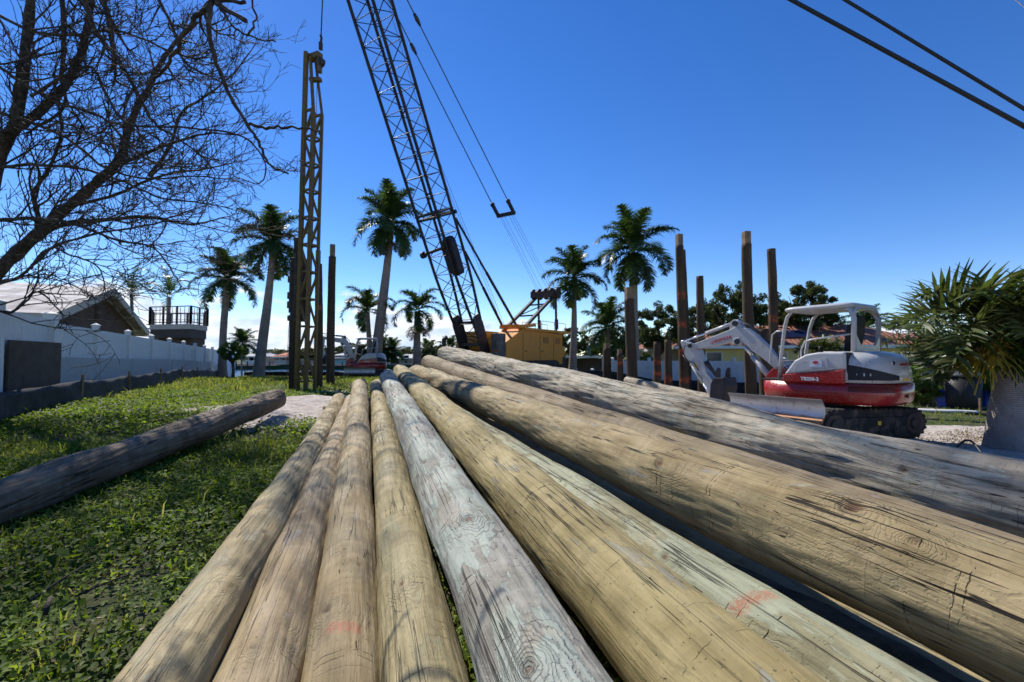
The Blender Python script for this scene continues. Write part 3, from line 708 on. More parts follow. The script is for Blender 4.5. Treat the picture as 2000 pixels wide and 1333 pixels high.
for s_ in (1.45, 2.9, 4.2): m = MB(); hbox(m, s_, s_ + .02, 1.402, 1.408, 1.25, 2.55); m.build('panel_seam', M['dark_iron'], crane)
for s_ in (1.62, 3.05): m = MB(); hbox(m, s_, s_ + .15, 1.40, 1.43, 1.75, 1.78); m.build('door_handle', M['dark_iron'], crane)
for s_ in (3.2, 4.4):
    m = MB()
    for k in range(6): hbox(m, s_, s_ + .5, 1.398, 1.412, 2.15 + .05 * k, 2.17 + .05 * k)
    m.build('louvre_vent', M['dark_iron'], crane)
m = MB()
for l in (.4, 1.45):
    for s_ in (3.0, 4.2, 5.4): m.cyl(hp(s_, l, 2.75), hp(s_, l, 3.15), .015, 6)
    m.tube([hp(3.0, l, 3.15), hp(5.4, l, 3.15)], .015, 6)
m.build('roof_handrail', M['orange'], crane)
m = MB(); hbox(m, -.25, .12, .95, 1.42, 1.15, 2.45); m.build('corner_plate', worn('weathered_grey_plate', (.09, .08, .07), .7, var=.4, dirt=(.2, .18, .15)), crane, bevel=.02)
m = MB()
lampm = worn('dull_red_lamp', (.35, .05, .03), .4)
for z_ in (1.45, 1.75):
    for l_ in (1.1, 1.28): m = MB(); m.ball(hp(-.26, l_, z_), .05); m.build('marker_lamp', lampm, crane)
m = MB()
for l in (.35, 1.25): m.beam(hp(1.3, l, 2.8), hp(2.7, l, 2.95), .14)
m.beam(hp(1.3, .35, 2.86), hp(1.3, 1.25, 2.86), .1); m.beam(hp(2.7, .35, 2.95), hp(2.7, 1.25, 2.95), .1); m.build('roof_frame', M['orange'], crane)
m = MB(); hbox(m, -.5, 5.6, -1.35, 1.35, 1.02, 1.14); hbox(m, 5.2, 5.9, -1.2, 1.2, 1.1, 1.75); hbox(m, 1.5, 3.2, -.7, .7, .85, 1.04)
m.build('revolving_deck', M['dark_iron'], crane, bevel=.02)
m = MB(); hbox(m, 5.2, 5.7, .4, 1.3, 1.5, 2.0); m.build('engine_block', M['orange'], crane, bevel=.08)
m = MB(); m.tube([hp(-.6, -1.25, 1.0), hp(-.6, -1.25, 2.25), hp(-.45, -1.25, 2.35)], .09, 10); m.build('exhaust_stack', M['dark_iron'], crane)
# gantry
GT = 4.62
m = MB()
for l in (-.5, .5):
    m.beam(hp(2.0, l + .5, 2.7), hp(5.1, l + .5, GT), .13); m.beam(hp(5.3, l + .5, 1.2), hp(5.2, l + .5, GT), .11)
    m.beam(hp(5.3, l + .5, 2.9), hp(5.27, l + .5, 3.4), .17)
m.beam(hp(3.2, 0, 3.45), hp(3.2, 1, 3.45), .07); m.beam(hp(4.2, 0, 4.07), hp(4.2, 1, 4.07), .07); m.beam(hp(3.2, 0, 3.45), hp(4.2, 1, 4.07), .05)
m.build('gantry_frame', M['black_steel'], crane)
m = MB(); m.cyl(hp(5.1, -.25, GT + .08), hp(5.1, 1.25, GT + .08), .2); 
for l in (-.2, .15, .5, .85, 1.2): m.cyl(hp(5.1, l - .03, GT + .08), hp(5.1, l + .03, GT + .08), .29, 24)
m.box(hp(4.8, .5, GT + .02), (.3, 1.3, .3), Matrix((-HC, LC, V3(0, 0, 1))).transposed()); m.build('gantry_sheaves', M['dark_iron'], crane)
# pendants, bail, ropes
BA = CO + hp(5.1, .5, GT + .1); PB = CT.lerp(BA, .69); pd = (BA - CT).normalized()
m = MB(); u_ = pd; 
for l in (-.42, .42): m.beam(cl(PB + LC * l - u_ * .05), cl(PB + LC * l + u_ * .62), .10, .16)
m.beam(cl(PB + LC * -.47 + u_ * .55), cl(PB + LC * .47 + u_ * .55), .17, .14)
for l in (-.42, .42): m.cyl(cl(PB + LC * (l - .06) - u_ * .03), cl(PB + LC * (l + .06) - u_ * .03), .10)
m.build('bail_frame', M['black_steel'], crane, bevel=.015)
m = MB()
for l in (-.42, .42):
    a = cl(CT + LC * l * .75); b = cl(PB + LC * l); m.tube([a, b], .021, 6)
    k = a.lerp(b, .42 if l < 0 else .36); dd = (b - a).normalized(); m.tube([k, k + dd * .2, k + dd * .4], [.05, .075, .04], 8)
m.build('pendant_line', M['cable'], crane)
m = MB()
for l in (-.36, -.27, -.12, .12, .25, .36): m.tube([cl(PB + LC * l + u_ * .6), hp(5.1, .5 + l * 1.3, GT + .2)], .008, 4, False)
m.build('boom_hoist_rope', M['cable'], crane)
m = MB()
for l in (.0, .12): m.tube([bpt(BL - .3, l, .8), bpt(BL * .5, l, .9), hp(2.1, l, 2.7)], .009, 4, False)
m.build('hoist_rope', M['cable'], crane)
m = MB()
for l, sa, sb in ((-.5, 4.1, 1.6), (.5, 5.4, 2.35)): 
    m.tube([bpt(sa, .5, .5), hp(sb, l * .3 + .4, 2.85)], .045, 8); m.tube([bpt(sa, .5, .5).lerp(hp(sb, l * .3 + .4, 2.85), .45), bpt(sa, .5, .5).lerp(hp(sb, l * .3 + .4, 2.85), 1)], .06, 8)
m.build('backstop_strut', M['black_steel'], crane)
m = MB(); m.cyl(bpt(BL, -.3, .1), bpt(BL, .3, .1), .24, 28); m.build('boom_tip_sheave', M['dark_iron'], crane)
# crawler tracks
def track_mesh(mb, o, fx, fy, L, Hh, Wd, lugs, lugh=.03):
    """loop in plane (fx, z) with width along fy"""
    r = Hh / 2; pts = []
    for i in range(13): a = -math.pi / 2 + math.pi * i / 12; pts.append((L / 2 - r + r * math.cos(a), r + r * math.sin(a)))
    for i in range(13): a = math.pi / 2 + math.pi * i / 12; pts.append((-L / 2 + r + r * math.cos(a), r + r * math.sin(a)))
    o = Vector(o); fx = Vector(fx); fy = Vector(fy); z = V3(0, 0, 1)
    mb.prism(pts, o, fx, z, fy, Wd)
    per = 2 * (L - Hh) + math.pi * Hh
    for k in range(lugs):
        d = per * k / lugs; 
        if d < L - Hh: c, n_ = (-L / 2 + r + d, 0), (0, -1)
        elif d < L - Hh + math.pi * r: a = -math.pi / 2 + (d - L + Hh) / r; c, n_ = (L / 2 - r + r * math.cos(a), r + r * math.sin(a)), (math.cos(a), math.sin(a))
        elif d < 2 * (L - Hh) + math.pi * r: c, n_ = (L / 2 - r - (d - (L - Hh) - math.pi * r), Hh), (0, 1)
        else: a = math.pi / 2 + (d - 2 * (L - Hh) - math.pi * r) / r; c, n_ = (-L / 2 + r + r * math.cos(a), r + r * math.sin(a)), (math.cos(a), math.sin(a))
        N_ = fx * n_[0] + z * n_[1]; T_ = N_.cross(fy).normalized(); c_ = o + fx * c[0] + z * c[1] + N_ * lugh * .4
        mb.box(c_, (per / lugs * .5, Wd * 1.01, lugh), Matrix((T_, fy, N_)).transposed())
for l in (-1.25, 1.25):
    m = MB(); track_mesh(m, hp(2.3, l, CO.z + .02), -HC, LC, 4.6, .82, .6, 44, .05)
    t_ = m.build('crawler_track', M['dark_iron'], crane)

# ------------------------------------------------------------------ lead tower
TY = 13.0; tb = gp(598, TY); lead = empty('pile_driving_tower', tb, 0, 'tall yellow lattice tower hanging from the crane rope', 'pile driving lead')
H_ = 10.35 - tb.z
def lt(x, y, z): 
    a = R(-24); return V3(x * math.cos(a) - y * math.sin(a) + .12 * z / H_, x * math.sin(a) + y * math.cos(a), z)
TW = .165
m = MB()
m.beam(lt(-TW, -TW, 0), lt(-TW, -TW, H_), .13, .10); m.beam(lt(-TW, TW, 0), lt(-TW, TW, H_ - 1.6), .09)
for y in (-TW, TW):
    m.beam(lt(TW, y, 0), lt(TW, y, H_ - 1.75), .075); m.beam(lt(TW, y, H_ - 1.75), lt(-TW * .5, y * .6, H_ - .12), .06)
m.beam(lt(-TW, TW, H_ - 1.6), lt(-TW, 0, H_ - .1), .06)
m.build('chord', M['yellow_steel'], lead)
m = MB(); k = 0; z = .25
while z < H_ - 1.9:
    z2 = z + .78
    for y in (-TW, TW):
        m.beam(lt(-TW, y, z), lt(TW, y, z), .055)
        a, b = (-TW, TW) if k % 2 else (TW, -TW)
        m.beam(lt(a, y, z), lt(b, y, z2), .05)
    for x in (-TW, TW): m.beam(lt(x, -TW, z), lt(x, TW, z), .045); m.beam(lt(x, -TW if k % 2 else TW, z), lt(x, TW if k % 2 else -TW, z2), .03)
    z = z2; k += 1
for y in (-TW, TW): m.beam(lt(-TW, y, H_ - 1.75), lt(TW, y, H_ - 1.75), .06)
m.build('lacing', M['yellow_steel'], lead)
m = MB(); m.box(lt(0, 0, H_ - .08), (.42, .2, .16), Matrix.Rotation(R(-24), 3, 'Z')); m.box(lt(.2, 0, H_ - .35), (.1, .14, .5)); m.box(lt(.05, 0, H_ - .78), (.34, .14, .1)); m.build('head_frame', M['yellow_steel'], lead, bevel=.01)
m = MB(); m.cyl(lt(.22, -.07, H_ - .3), lt(.22, .07, H_ - .3), .13); m.build('head_sheave', M['dark_iron'], lead); m = MB(); m.box(lt(.22, 0, H_ + .18), (.09, .08, .22)); m.tube([lt(.22, 0, H_ + .26), lt(.24, 0, H_ + .42), lt(.2, 0, H_ + .5)], .035, 8); m.build('lifting_hook', M['dark_iron'], lead)
m = MB(); top = lt(.22, 0, H_ + .45); m.tube([top, CT - Vector(tb) + V3(0, 0, -.2)], .018, 6); m.tube([lt(.12, 0, H_ - .3), lt(.1, 0, 1)], .009, 5); m.build('hanging_rope', M['cable'], lead)
m = MB()   # hammer running in the lead
hx = -.36
m.box(lt(hx, 0, 2.95), (.36, .34, 1.7)); m.box(lt(hx - .08, -.02, 4.05), (.16, .2, .7)); m.box(lt(hx, 0, 2.05), (.46, .42, .16)); m.box(lt(hx + .02, 0, 3.45), (.44, .4, .12))
for dz in (2.35, 2.62, 3.1): m.cyl(lt(hx - .26, -.1, dz), lt(hx - .26, -.1, dz + .2), .07); m.cyl(lt(hx + .22, -.16, dz), lt(hx + .22, -.16, dz + .16), .06)
m.cyl(lt(hx - .1, -.2, 2.2), lt(hx - .1, -.2, 3.7), .05); m.cyl(lt(hx + .1, -.2, 2.2), lt(hx + .1, -.2, 3.9), .05)
m.build('drop_hammer', M['dark_iron'], lead, bevel=.015)
m = MB()
for dx in (-.30, -.26): m.tube([lt(hx + dx, -.05, 2.2), lt(hx + dx * 1.15, -.05, 1.2), lt(hx + dx * 1.3, -.05, -.05)], .008, 4)
m.build('trailing_chain', M['cable'], lead)
driven_pile(577, 622, 13.1, 20, 'dark timber pile held under the hammer on the left of the yellow tower', False, -1)

# ------------------------------------------------------------------ lettering
def text_mesh(name, s, size, mat, fn, parent, thick=.004, space=1.0, bold=.0):
    cu = bpy.data.curves.new(name, 'FONT'); cu.body = s; cu.size = size; cu.extrude = thick / 2; cu.align_x = 'CENTER'; cu.align_y = 'CENTER'
    cu.space_character = space; cu.offset = bold; cu.resolution_u = 3
    t = bpy.data.objects.new(name, cu); COL.objects.link(t); bpy.context.view_layer.update()
    me = bpy.data.meshes.new_from_object(t.evaluated_get(bpy.context.evaluated_depsgraph_get()))
    bpy.data.objects.remove(t); me.name = name
    for v in me.vertices: v.co = fn(v.co)
    me.materials.clear(); me.materials.append(mat); me.update()
    return link_mesh(name, me, parent)

# ------------------------------------------------------------------ mini excavator
M['red_letters'] = worn('red_lettering', (.45, .02, .015), .4, var=.02)
M['white_letters'] = worn('white_lettering', (.7, .7, .7), .4, var=.02)
M['sticker_yellow'] = worn('yellow_sticker', (.75, .45, .02), .5, var=.05)
ZS = .955; EXM = Vector((6.2, 8.9, .10)); UH = R(122); UND = R(190) - UH
def excavator():
    ca, sa = math.cos(UH), math.sin(UH)
    hv, lv = V3(ca, sa, 0), V3(-sa, ca, 0)
    root = empty('mini_excavator', EXM, UH)
    P = lambda o: o
    def pr(px, py, y=0.):      # photo point to (x, z) in the machine's own plane at side offset y
        d = ray(px, py); c = V3(0, 0, CZ) - EXM; t = (y - c.dot(lv)) / d.dot(lv); q = c + d * t
        return (q.dot(hv), q.z / ZS)
    z3 = lambda a, b: pr(1310 + a / 6.664, 610 + b / 6.664)
    XZ = dict(u=(1, 0, 0), v=(0, 0, 1), n=(0, 1, 0))
    # ---- undercarriage
    c, s = math.cos(UND), math.sin(UND)
    U = lambda x, y, z: V3(x * c - y * s, x * s + y * c, z)
    fx, fy = U(1, 0, 0), U(0, 1, 0)
    for sd in (1, -1):
        m = MB(); track_mesh(m, U(0, .72 * sd, -.02), fx, fy, 2.16, .52, .36, 46, .028); t = m.build('rubber_track', M['rubber'], root, bevel=.006, seg=1)
        m = MB(); rw = Matrix((fx, fy, V3(0, 0, 1))).transposed()
        m.box(U(0, .72 * sd, .24), (1.45, .40, .26), rw); m.box(U(.02, (.72 + .195 * sd * sd) * sd, .30), (1.3, .03, .12), rw)
        for x in (-.45, -.15, .15, .45): m.cyl(U(x, .50 * sd, .10), U(x, .925 * sd, .10), .09, 14)
        m.build('track_frame', M['rubber'], t, bevel=.01)
        for x in (-.82, .82): m = MB(); m.cyl(U(x, .52 * sd, .24), U(x, .925 * sd, .24), .19, 20); m.cyl(U(x, .9 * sd, .24), U(x, .955 * sd, .24), .10, 16); m.build('drive_wheel', M['dark_iron'], t)
        m = MB(); m.box(U(-.05, .938 * sd, .26), (.07, .004, .07), rw); m.build('warning_sticker', M['sticker_yellow'], t)
    m = MB(); m.box((0, 0, .36), (.9, 1.0, .26), Matrix.Rotation(UND, 3, 'Z')); m.cyl((0, 0, .45), (0, 0, .66), .42, 32); m.build('slew_base', M['dark_iron'], root, bevel=.02)
    # ---- angled blade
    m = MB(); b = R(208) - UH; bc, bs = math.cos(b), math.sin(b); bo = V3(0, 0, 0)
    wc = Vector((4.80, 8.42, 0)) - Vector((EXM.x, EXM.y, 0)); bo = V3(wc.dot(hv), wc.dot(lv), 0)
    B = lambda x, y, z: bo + V3(x * bc - y * bs, x * bs + y * bc, z)
    rings = []
    prof = [(.085 - .16 * math.sin(math.pi * t) * .6, .30 + .42 * t) for t in [i / 8 for i in range(9)]]
    fr = [(x, z) for x, z in prof]; bk = [(x - .05, z) for x, z in prof][::-1]
    m.prism(fr + bk, bo, B(1, 0, 0) - bo, (0, 0, 1), B(0, 1, 0) - bo, 1.74)
    bl = m.build('dozer_blade', M['blade'], root)
    m = MB()
    for y in (-.5, .5): m.beam(B(-.05, y, .42), U(.7, y * .75, .3), .1, .12)
    m.box(B(.075, 0, .31), (.03, 1.76, .09), Matrix.Rotation(b, 3, 'Z')); m.build('blade_arm', M['dark_iron'], bl, bevel=.01)
    # ---- lower body, rounded tail
    def plan(sc=1., back=1.2, w=.86, front=.95, n=22):
        pts = [(front, -.55), (front, .62), (front - .15, w - .06), (.3, w)]
        for i in range(n + 1):
            a = math.pi / 2 + math.pi * i / n
            ca_, sa_ = math.cos(a), math.sin(a); e = .62
            pts.append((-.42 + (back - .42) * math.copysign(abs(ca_) ** e, ca_), w * math.copysign(abs(sa_) ** .72, sa_)))
        pts += [(.3, -w), (front - .12, -w + .05)]
        return [(x * sc, y * sc) for x, y in pts]
    m = MB(); zz = [(.60, .94), (.66, .985), (.78, 1.0), (.98, 1.0), (1.02, .995)]
    m.loft([[V3(x, y, z) for x, y in plan(sc)] for z, sc in zz][:4])
    body = m.build('lower_body', M['red_paint'], root)
    # deck floor
    m = MB(); m.box((.42, .08, 1.0), (1.05, 1.25, .04)); m.build('floor_mat', M['black_plastic'], root, bevel=.01)
    m = MB(); m.prism([(.6, .64), (1.02, .66), (1.22, .8), (1.2, 1.05), (1.0, 1.28), (.78, 1.22), (.62, 1.0)], (0, -.12, 0), (1, 0, 0), (0, 0, 1), (0, 1, 0), .42); m.build('swing_bracket', M['red_paint'], root, bevel=.02)
    # ---- hood (grey) over the tail
    hp_ = [(x, y) for x, y in plan() if x < -.18]
    hp_ = [(-.18, .86)] + [q for q in hp_ if abs(q[1]) <= .861] + [(-.18, -.86)]
    rings = []
    for z, sc in ((1.0, .985), (1.15, .975), (1.3, .955), (1.42, .92), (1.50, .85), (1.55, .74), (1.575, .6)):
        rings.append([V3(-.18 + (x + .18) * sc - (1 - sc) * .05, y * (sc * .55 + .45 if x > -.3 else sc), z) for x, y in hp_])
    m = MB(); m.loft(rings); hood = m.build('engine_hood', M['grey_paint'], root)
    def arc(phi, z, off=.0):    # point on the hood's skin; phi from the left side (0) round the tail to the right (180)
        k = phi / 180; n = len(hp_) - 2; f = 1 + k * (n - 1); i = int(f); fr_ = f - i; i2 = min(i + 1, len(hp_) - 1)
        x = hp_[i][0] * (1 - fr_) + hp_[i2][0] * fr_; y = hp_[i][1] * (1 - fr_) + hp_[i2][1] * fr_
        sc = np.interp(z, [1.0, 1.15, 1.3, 1.42, 1.5], [.985, .975, .955, .92, .85])
        dx = hp_[i2][0] - hp_[i][0]; dy = hp_[i2][1] - hp_[i][1]; L = math.hypot(dx, dy) or 1; nx, ny = dy / L, -dx / L
        if nx * (x + .3) + ny * y < 0: nx, ny = -nx, -ny
        return V3(-.18 + (x + .18) * sc - (1 - sc) * .05 + nx * off, y * sc + ny * off, z)
    def arc_strip(mb, ph0, ph1, zf0, zf1, off, n=10):
        A = [arc(ph0 + (ph1 - ph0) * i / n, zf0(i / n), off) for i in range(n + 1)]; Bq = [arc(ph0 + (ph1 - ph0) * i / n, zf1(i / n), off) for i in range(n + 1)]
        A2 = [arc(ph0 + (ph1 - ph0) * i / n, zf0(i / n), off - .04) for i in range(n + 1)]; B2 = [arc(ph0 + (ph1 - ph0) * i / n, zf1(i / n), off - .04) for i in range(n + 1)]
        k = n + 1; fs = []
        for i in range(n): fs += [(i, i + 1, k + i + 1, k + i), (i, 2 * k + i, 2 * k + i + 1, i + 1), (k + i, k + i + 1, 3 * k + i + 1, 3 * k + i)]
        fs += [(0, k, 3 * k, 2 * k), (n, 2 * k + n, 3 * k + n, k + n)]
        mb.add(A + Bq + A2 + B2, fs)
    m = MB(); arc_strip(m, 8, 78, lambda t: 1.05, lambda t: 1.33 - .20 * t, .006); m.build('side_grille', M['black_plastic'], hood)
    m = MB(); 
    for k in range(5): arc_strip(m, 8, 66, lambda t, k=k: .84 + .026 * k, lambda t, k=k: .852 + .026 * k, .028)
    m.build('air_slots', M['black_plastic'], body)
    m = MB(); q = arc(88, 1.0, .0); q.z = .76; nrm = (arc(88, 1.0, .1) - arc(88, 1.0, 0)).normalized(); m.cyl(q + nrm * .02, q + nrm * .035, .035, 16); m.build('tow_hole', M['black_plastic'], body)
    def onarc(ph, z0, k=1.):
        def fn(v):
            # v.x runs left to right for a viewer outside; local arc length 1.0 m about 62 degrees
            return arc(ph + v.x * 62 * k, z0 + v.y, .008 + v.z)
        return fn
    text_mesh('brand_lettering', 'TAKEUCHI', .085, M['red_letters'], onarc(118, 1.33), hood, bold=.003)
    m = MB(); arc_strip(m, 84, 97, lambda t: 1.315, lambda t: 1.35, .006, 4); m.build('brand_bar', M['red_letters'], hood)
    m = MB(); q = arc(72, 1.36, .0); nn = (arc(72, 1.36, .1) - q).normalized(); m.cyl(q - nn * .02, q + nn * .012, .035, 20); m.build('filler_cap', M['chrome'], hood)
    m = MB(); arc_strip(m, 86, 96, lambda t: 1.04, lambda t: 1.08, .005, 3); m.build('warning_label', M['sticker_yellow'], hood)
    m = MB(); arc_strip(m, 128, 134, lambda t: 1.04, lambda t: 1.08, .005, 3); m.build('warning_label', M['sticker_yellow'], hood)
    for ph in (34, 100, 150): m = MB(); arc_strip(m, ph, ph + .7, lambda t: 1.02, lambda t: 1.40, .004, 2); m.build('panel_seam', M['black_plastic'], hood)
    # ---- left side box: grey above, red below, rising to the rear
    m = MB(); side = [(.34, .985), (.28, 1.12), (.10, 1.42), (-.04, 1.53), (-.22, 1.56), (-.5, 1.56), (-.5, 1.2), (-.1, 1.13)]
    m.prism([(.42, 1.12), (.22, 1.40), (.02, 1.52), (-.2, 1.56), (-.62, 1.56), (-.62, 1.24)], (0, .70, 0), (1, 0, 0), (0, 0, 1), (0, 1, 0), .36); sp = m.build('side_cover', M['grey_paint'], root, bevel=.04, seg=3)
    m = MB(); m.prism([(.44, .97), (.43, 1.12), (-.60, 1.24), (-.60, .97)], (0, .705, 0), (1, 0, 0), (0, 0, 1), (0, 1, 0), .375); sr = m.build('tool_box_door', M['red_paint'], root, bevel=.02)
    text_mesh('model_lettering', 'TB250-2', .088, M['white_letters'], lambda v: V3(-.05 - v.x, .896 + v.z, 1.045 + v.y), sr, bold=.003)
    m = MB(); m.prism([(.22, 1.18), (.13, 1.36), (-.34, 1.44), (-.36, 1.28)], (0, .888, 0), (1, 0, 0), (0, 0, 1), (0, 1, 0), .02); m.build('recessed_panel', M['mid_grey'], sp)
    m = MB(); m.box((-.16, .9, 1.345), (.2, .006, .13)); stk = m.build('round_logo_sticker', worn('white_sticker', (.62, .66, .72), .5), sp)
    m = MB(); m.prism([(.045 * math.cos(a), .03 * math.sin(a)) for a in [i * math.pi / 8 for i in range(16)]], (-.16, .906, 1.365), (1, 0, 0), (0, 0, 1), (0, 1, 0), .006); m.build('sticker_disc', M['red_letters'], stk)
    m = MB(); m.box((-.63, .0, 1.3), (.02, 1.66, .5)); m.build('hood_gap', M['black_plastic'], root)
    # ---- canopy
    x0, x1, y0, y1, zt = .57, -.63, -.56, .56, 2.44
    m = MB()
    fl = [V3(x0 + .16, y1 - .12, 1.0), V3(x0 + .10, y1 - .1, 1.5), V3(x0, y1 - .06, 2.1), V3(x0 - .06, y1 - .05, 2.3), V3(x0 - .16, y1 - .05, zt - .02), V3(x0 - .4, y1 - .05, zt + .01)]
    fr2 = [V3(x0 + .12, y0 + .12, 1.0), V3(x0 + .08, y0 + .1, 1.5), V3(x0, y0 + .06, 2.1), V3(x0 - .06, y0 + .05, 2.3), V3(x0 - .16, y0 + .05, zt - .02), V3(x0 - .4, y0 + .05, zt + .01)]
    for q in (fl, fr2): m.tube(q, .033, 10)
    for y in (y0 + .04, y1 - .04):
        m.tube([V3(x1 + .02, y, 1.5), V3(x1 - .0, y, 2.2), V3(x1 + .06, y * .97, 2.36), V3(x1 + .2, y * .95, zt)], .042, 10)
    m.tube([V3(x1, y0 + .04, 2.28), V3(x1 + .02, y0 + .16, 2.4), V3(x1 + .02, 0, 2.42), V3(x1 + .02, y1 - .16, 2.4), V3(x1, y1 - .04, 2.28)], .035, 8)
    cp = m.build('canopy_post', M['grey_paint'], root)
    m = MB(); rp = []
    for i in range(32):
        a = 2 * math.pi * i / 32; ex = .28
        rp.append(((x0 + x1) / 2 + (x0 - x1) / 2 * 1.04 * math.copysign(abs(math.cos(a)) ** ex, math.cos(a)), (y1) * 1.06 * math.copysign(abs(math.sin(a)) ** ex, math.sin(a))))
    cxx = (x0 + x1) / 2
    m.loft([[V3(cxx + (x - cxx) * k, y * k, z) for x, y in rp] for z, k in ((zt - .03, .97), (zt, 1.), (zt + .035, .985), (zt + .06, .9))]); m.build('canopy_roof', M['grey_paint'], root)
    m = MB(); Q = lambda y, z: V3(x1 - .0, y, z)
    # rear frame panel under the window opening
    m.prism([(y0 + .04, 1.5), (y1 - .04, 1.5), (y1 - .04, 1.98), (y1 - .1, 1.86), (y1 - .24, 1.70), (0, 1.66), (y0 + .24, 1.70), (y0 + .1, 1.86), (y0 + .04, 1.98)], (x1, 0, 0), (0, 1, 0), (0, 0, 1), (1, 0, 0), .04); m.build('rear_guard', M['grey_paint'], cp)
    m = MB(); m.tube([V3(.72, y1 - .08, 1.25), V3(.92, y1 - .12, 1.35), V3(.86, y1 - .14, 1.95), V3(.78, y1 - .15, 2.02), V3(.62, y1 - .1, 2.02)], .016, 8)
    m.tube([V3(.28, y1 - .02, 1.05), V3(.25, y1 - .02, 1.62), V3(.18, y1 - .02, 1.78), V3(.05, y1 - .02, 1.82), V3(x1 + .05, y1 - .03, 1.9)], .016, 8)
    m.tube([V3(.66, y1 - .1, 1.38), V3(.66, y0 + .1, 1.38)], .018, 8); m.build('grab_rail', M['grey_paint'], root)
    # seat
    m = MB(); m.box((-.12, 0, 1.42), (.5, .5, .14)); m.box((-.1, 0, 1.2), (.46, .6, .34))
    seat = m.build('operator_seat', M['black_plastic'], root, bevel=.05, seg=3)
    m = MB(); bk_ = [(a * .27, b * .34) for a, b in ((-.55, -1), (.55, -1), (.95, -.1), (1, .5), (.8, .9), (.3, 1), (-.3, 1), (-.8, .9), (-1, .5), (-.95, -.1))]
    m.prism(bk_, (-.42, 0, 1.80), (0, 1, 0), V3(-.18, 0, 1).normalized(), V3(1, 0, .18).normalized(), .12); m.build('backrest', M['black_plastic'], seat, bevel=.03, seg=3)
    m = MB(); m.prism([(a * .21, b * .12) for a, b in ((-.7, -1), (.7, -1), (1, 0), (.8, .9), (.3, 1), (-.3, 1), (-.8, .9), (-1, 0))], (-.5, 0, 2.16), (0, 1, 0), (0, 0, 1), (1, 0, 0), .1); m.build('headrest', M['black_plastic'], seat, bevel=.03, seg=3)
    m = MB(); 
    for y in (-.36, .36): m.box((.1, y, 1.36), (.5, .13, .2)); m.tube([V3(.28, y, 1.42), V3(.33, y, 1.62), V3(.31, y, 1.7)], [.02, .018, .03], 8)
    for y in (-.08, .08): m.tube([V3(.55, y, 1.02), V3(.56, y, 1.3), V3(.50, y, 1.52)], [.018, .014, .02], 8); m.box((.56, y, 1.08), (.16, .1, .03), Matrix.Rotation(-.5, 3, 'Y'))
    for k in range(5): m.tube([V3(.62, .3 - .1 * k, 1.02), V3(.8, .26 - .1 * k, 1.22 + .05 * (k % 2)), V3(1.0, .1 - .05 * k, 1.2)], .014, 6)
    m.build('control_levers', M['black_plastic'], root)
    # ---- boom
    bo_ = [z3(*q) for q in ((262, 470), (290, 425), (340, 408), (560, 322), (770, 240), (880, 188), (1010, 210), (1130, 305), (1310, 470), (1420, 590), (1450, 700), (1390, 745), (1290, 655), (1190, 580), (1080, 505), (975, 395), (900, 372), (820, 385), (560, 452), (330, 492), (280, 496))]
    m = MB(); m.prism(bo_, (0, 0, 0), (1, 0, 0), (0, 0, 1), (0, 1, 0), .19); boom = m.build('boom', M['mid_grey'], root, bevel=.018, seg=2)
    a_, b_ = z3(560, 392), z3(815, 322); dx, dz = b_[0] - a_[0], b_[1] - a_[1]; L = math.hypot(dx, dz); ex, ez = dx / L, dz / L; mx_, mz_ = (a_[0] + b_[0]) / 2, (a_[1] + b_[1]) / 2 
    text_mesh('boom_lettering', 'TAKEUCHI', L / 4.6, M['red_letters'], lambda v: V3(mx_ + ex * v.x - ez * v.y, .098 + v.z, mz_ + ez * v.x + ex * v.y), boom, bold=.002)
    m = MB()
    for k, off in enumerate((.02, .05, .08)):
        pts = [z3(1450, 640), z3(1330, 470), z3(1150, 290), z3(1010, 190), z3(900, 160), z3(760, 215), z3(480, 330), z3(330, 395)]
        m.tube([V3(x, .05 - off * 1.4, z + .03 + off * .3) for x, z in pts[k:]], .012, 6)
    for q, r_ in (((905, 385), .07), ((285, 440), .055), ((870, 150), .06)): x, z = z3(*q); m.cyl((x, -.13, z), (x, .13, z), r_, 16)
    m.build('boom_pins_and_hoses', M['hose'], boom)
    m = MB(); m.prism([z3(*q) for q in ((790, 235), (800, 130), (850, 95), (905, 120), (960, 195))], (0, 0, 0), (1, 0, 0), (0, 0, 1), (0, 1, 0), .16)
    m.prism([z3(*q) for q in ((840, 420), (850, 350), (920, 330), (965, 390), (930, 435))], (0, 0, 0), (1, 0, 0), (0, 0, 1), (0, 1, 0), .24); m.build('cylinder_bracket', M['grey_paint'], boom, bevel=.01)
    arm_ = [z3(*q) for q in ((145, 392), (165, 372), (205, 378), (300, 412), (400, 492), (450, 640), (490, 790), (600, 925), (612, 1120), (575, 1190), (545, 1150), (430, 850), (300, 705), (215, 580))]
    m = MB(); m.prism(arm_, (0, 0, 0), (1, 0, 0), (0, 0, 1), (0, 1, 0), .15); arm = m.build('arm', M['mid_grey'], root, bevel=.015)
    m = MB(); x, z = z3(352, 700); m.prism([(.04 * math.cos(i * math.pi / 8), .065 * math.sin(i * math.pi / 8)) for i in range(16)], (x, .078, z), (1, 0, 0), (0, 0, 1), (0, 1, 0), .006); m.build('round_sticker', M['sticker_yellow'], arm)
    def cylr(name, a, b, f, r1, r2, y=0., par=root):
        A, B_ = z3(*a), z3(*b); A, B_ = V3(A[0], y, A[1]), V3(B_[0], y, B_[1]); C_ = A.lerp(B_, f)
        m = MB(); m.cyl(A, C_, r1, 16); m.ball(A, r1 * 1.25); o = m.build(name, M['mid_grey'], par)
        m = MB(); m.cyl(C_ - (B_ - A) * .0, B_, r2, 12); m.ball(B_, r1 * 1.1); m.build('piston_rod', M['chrome'], o)
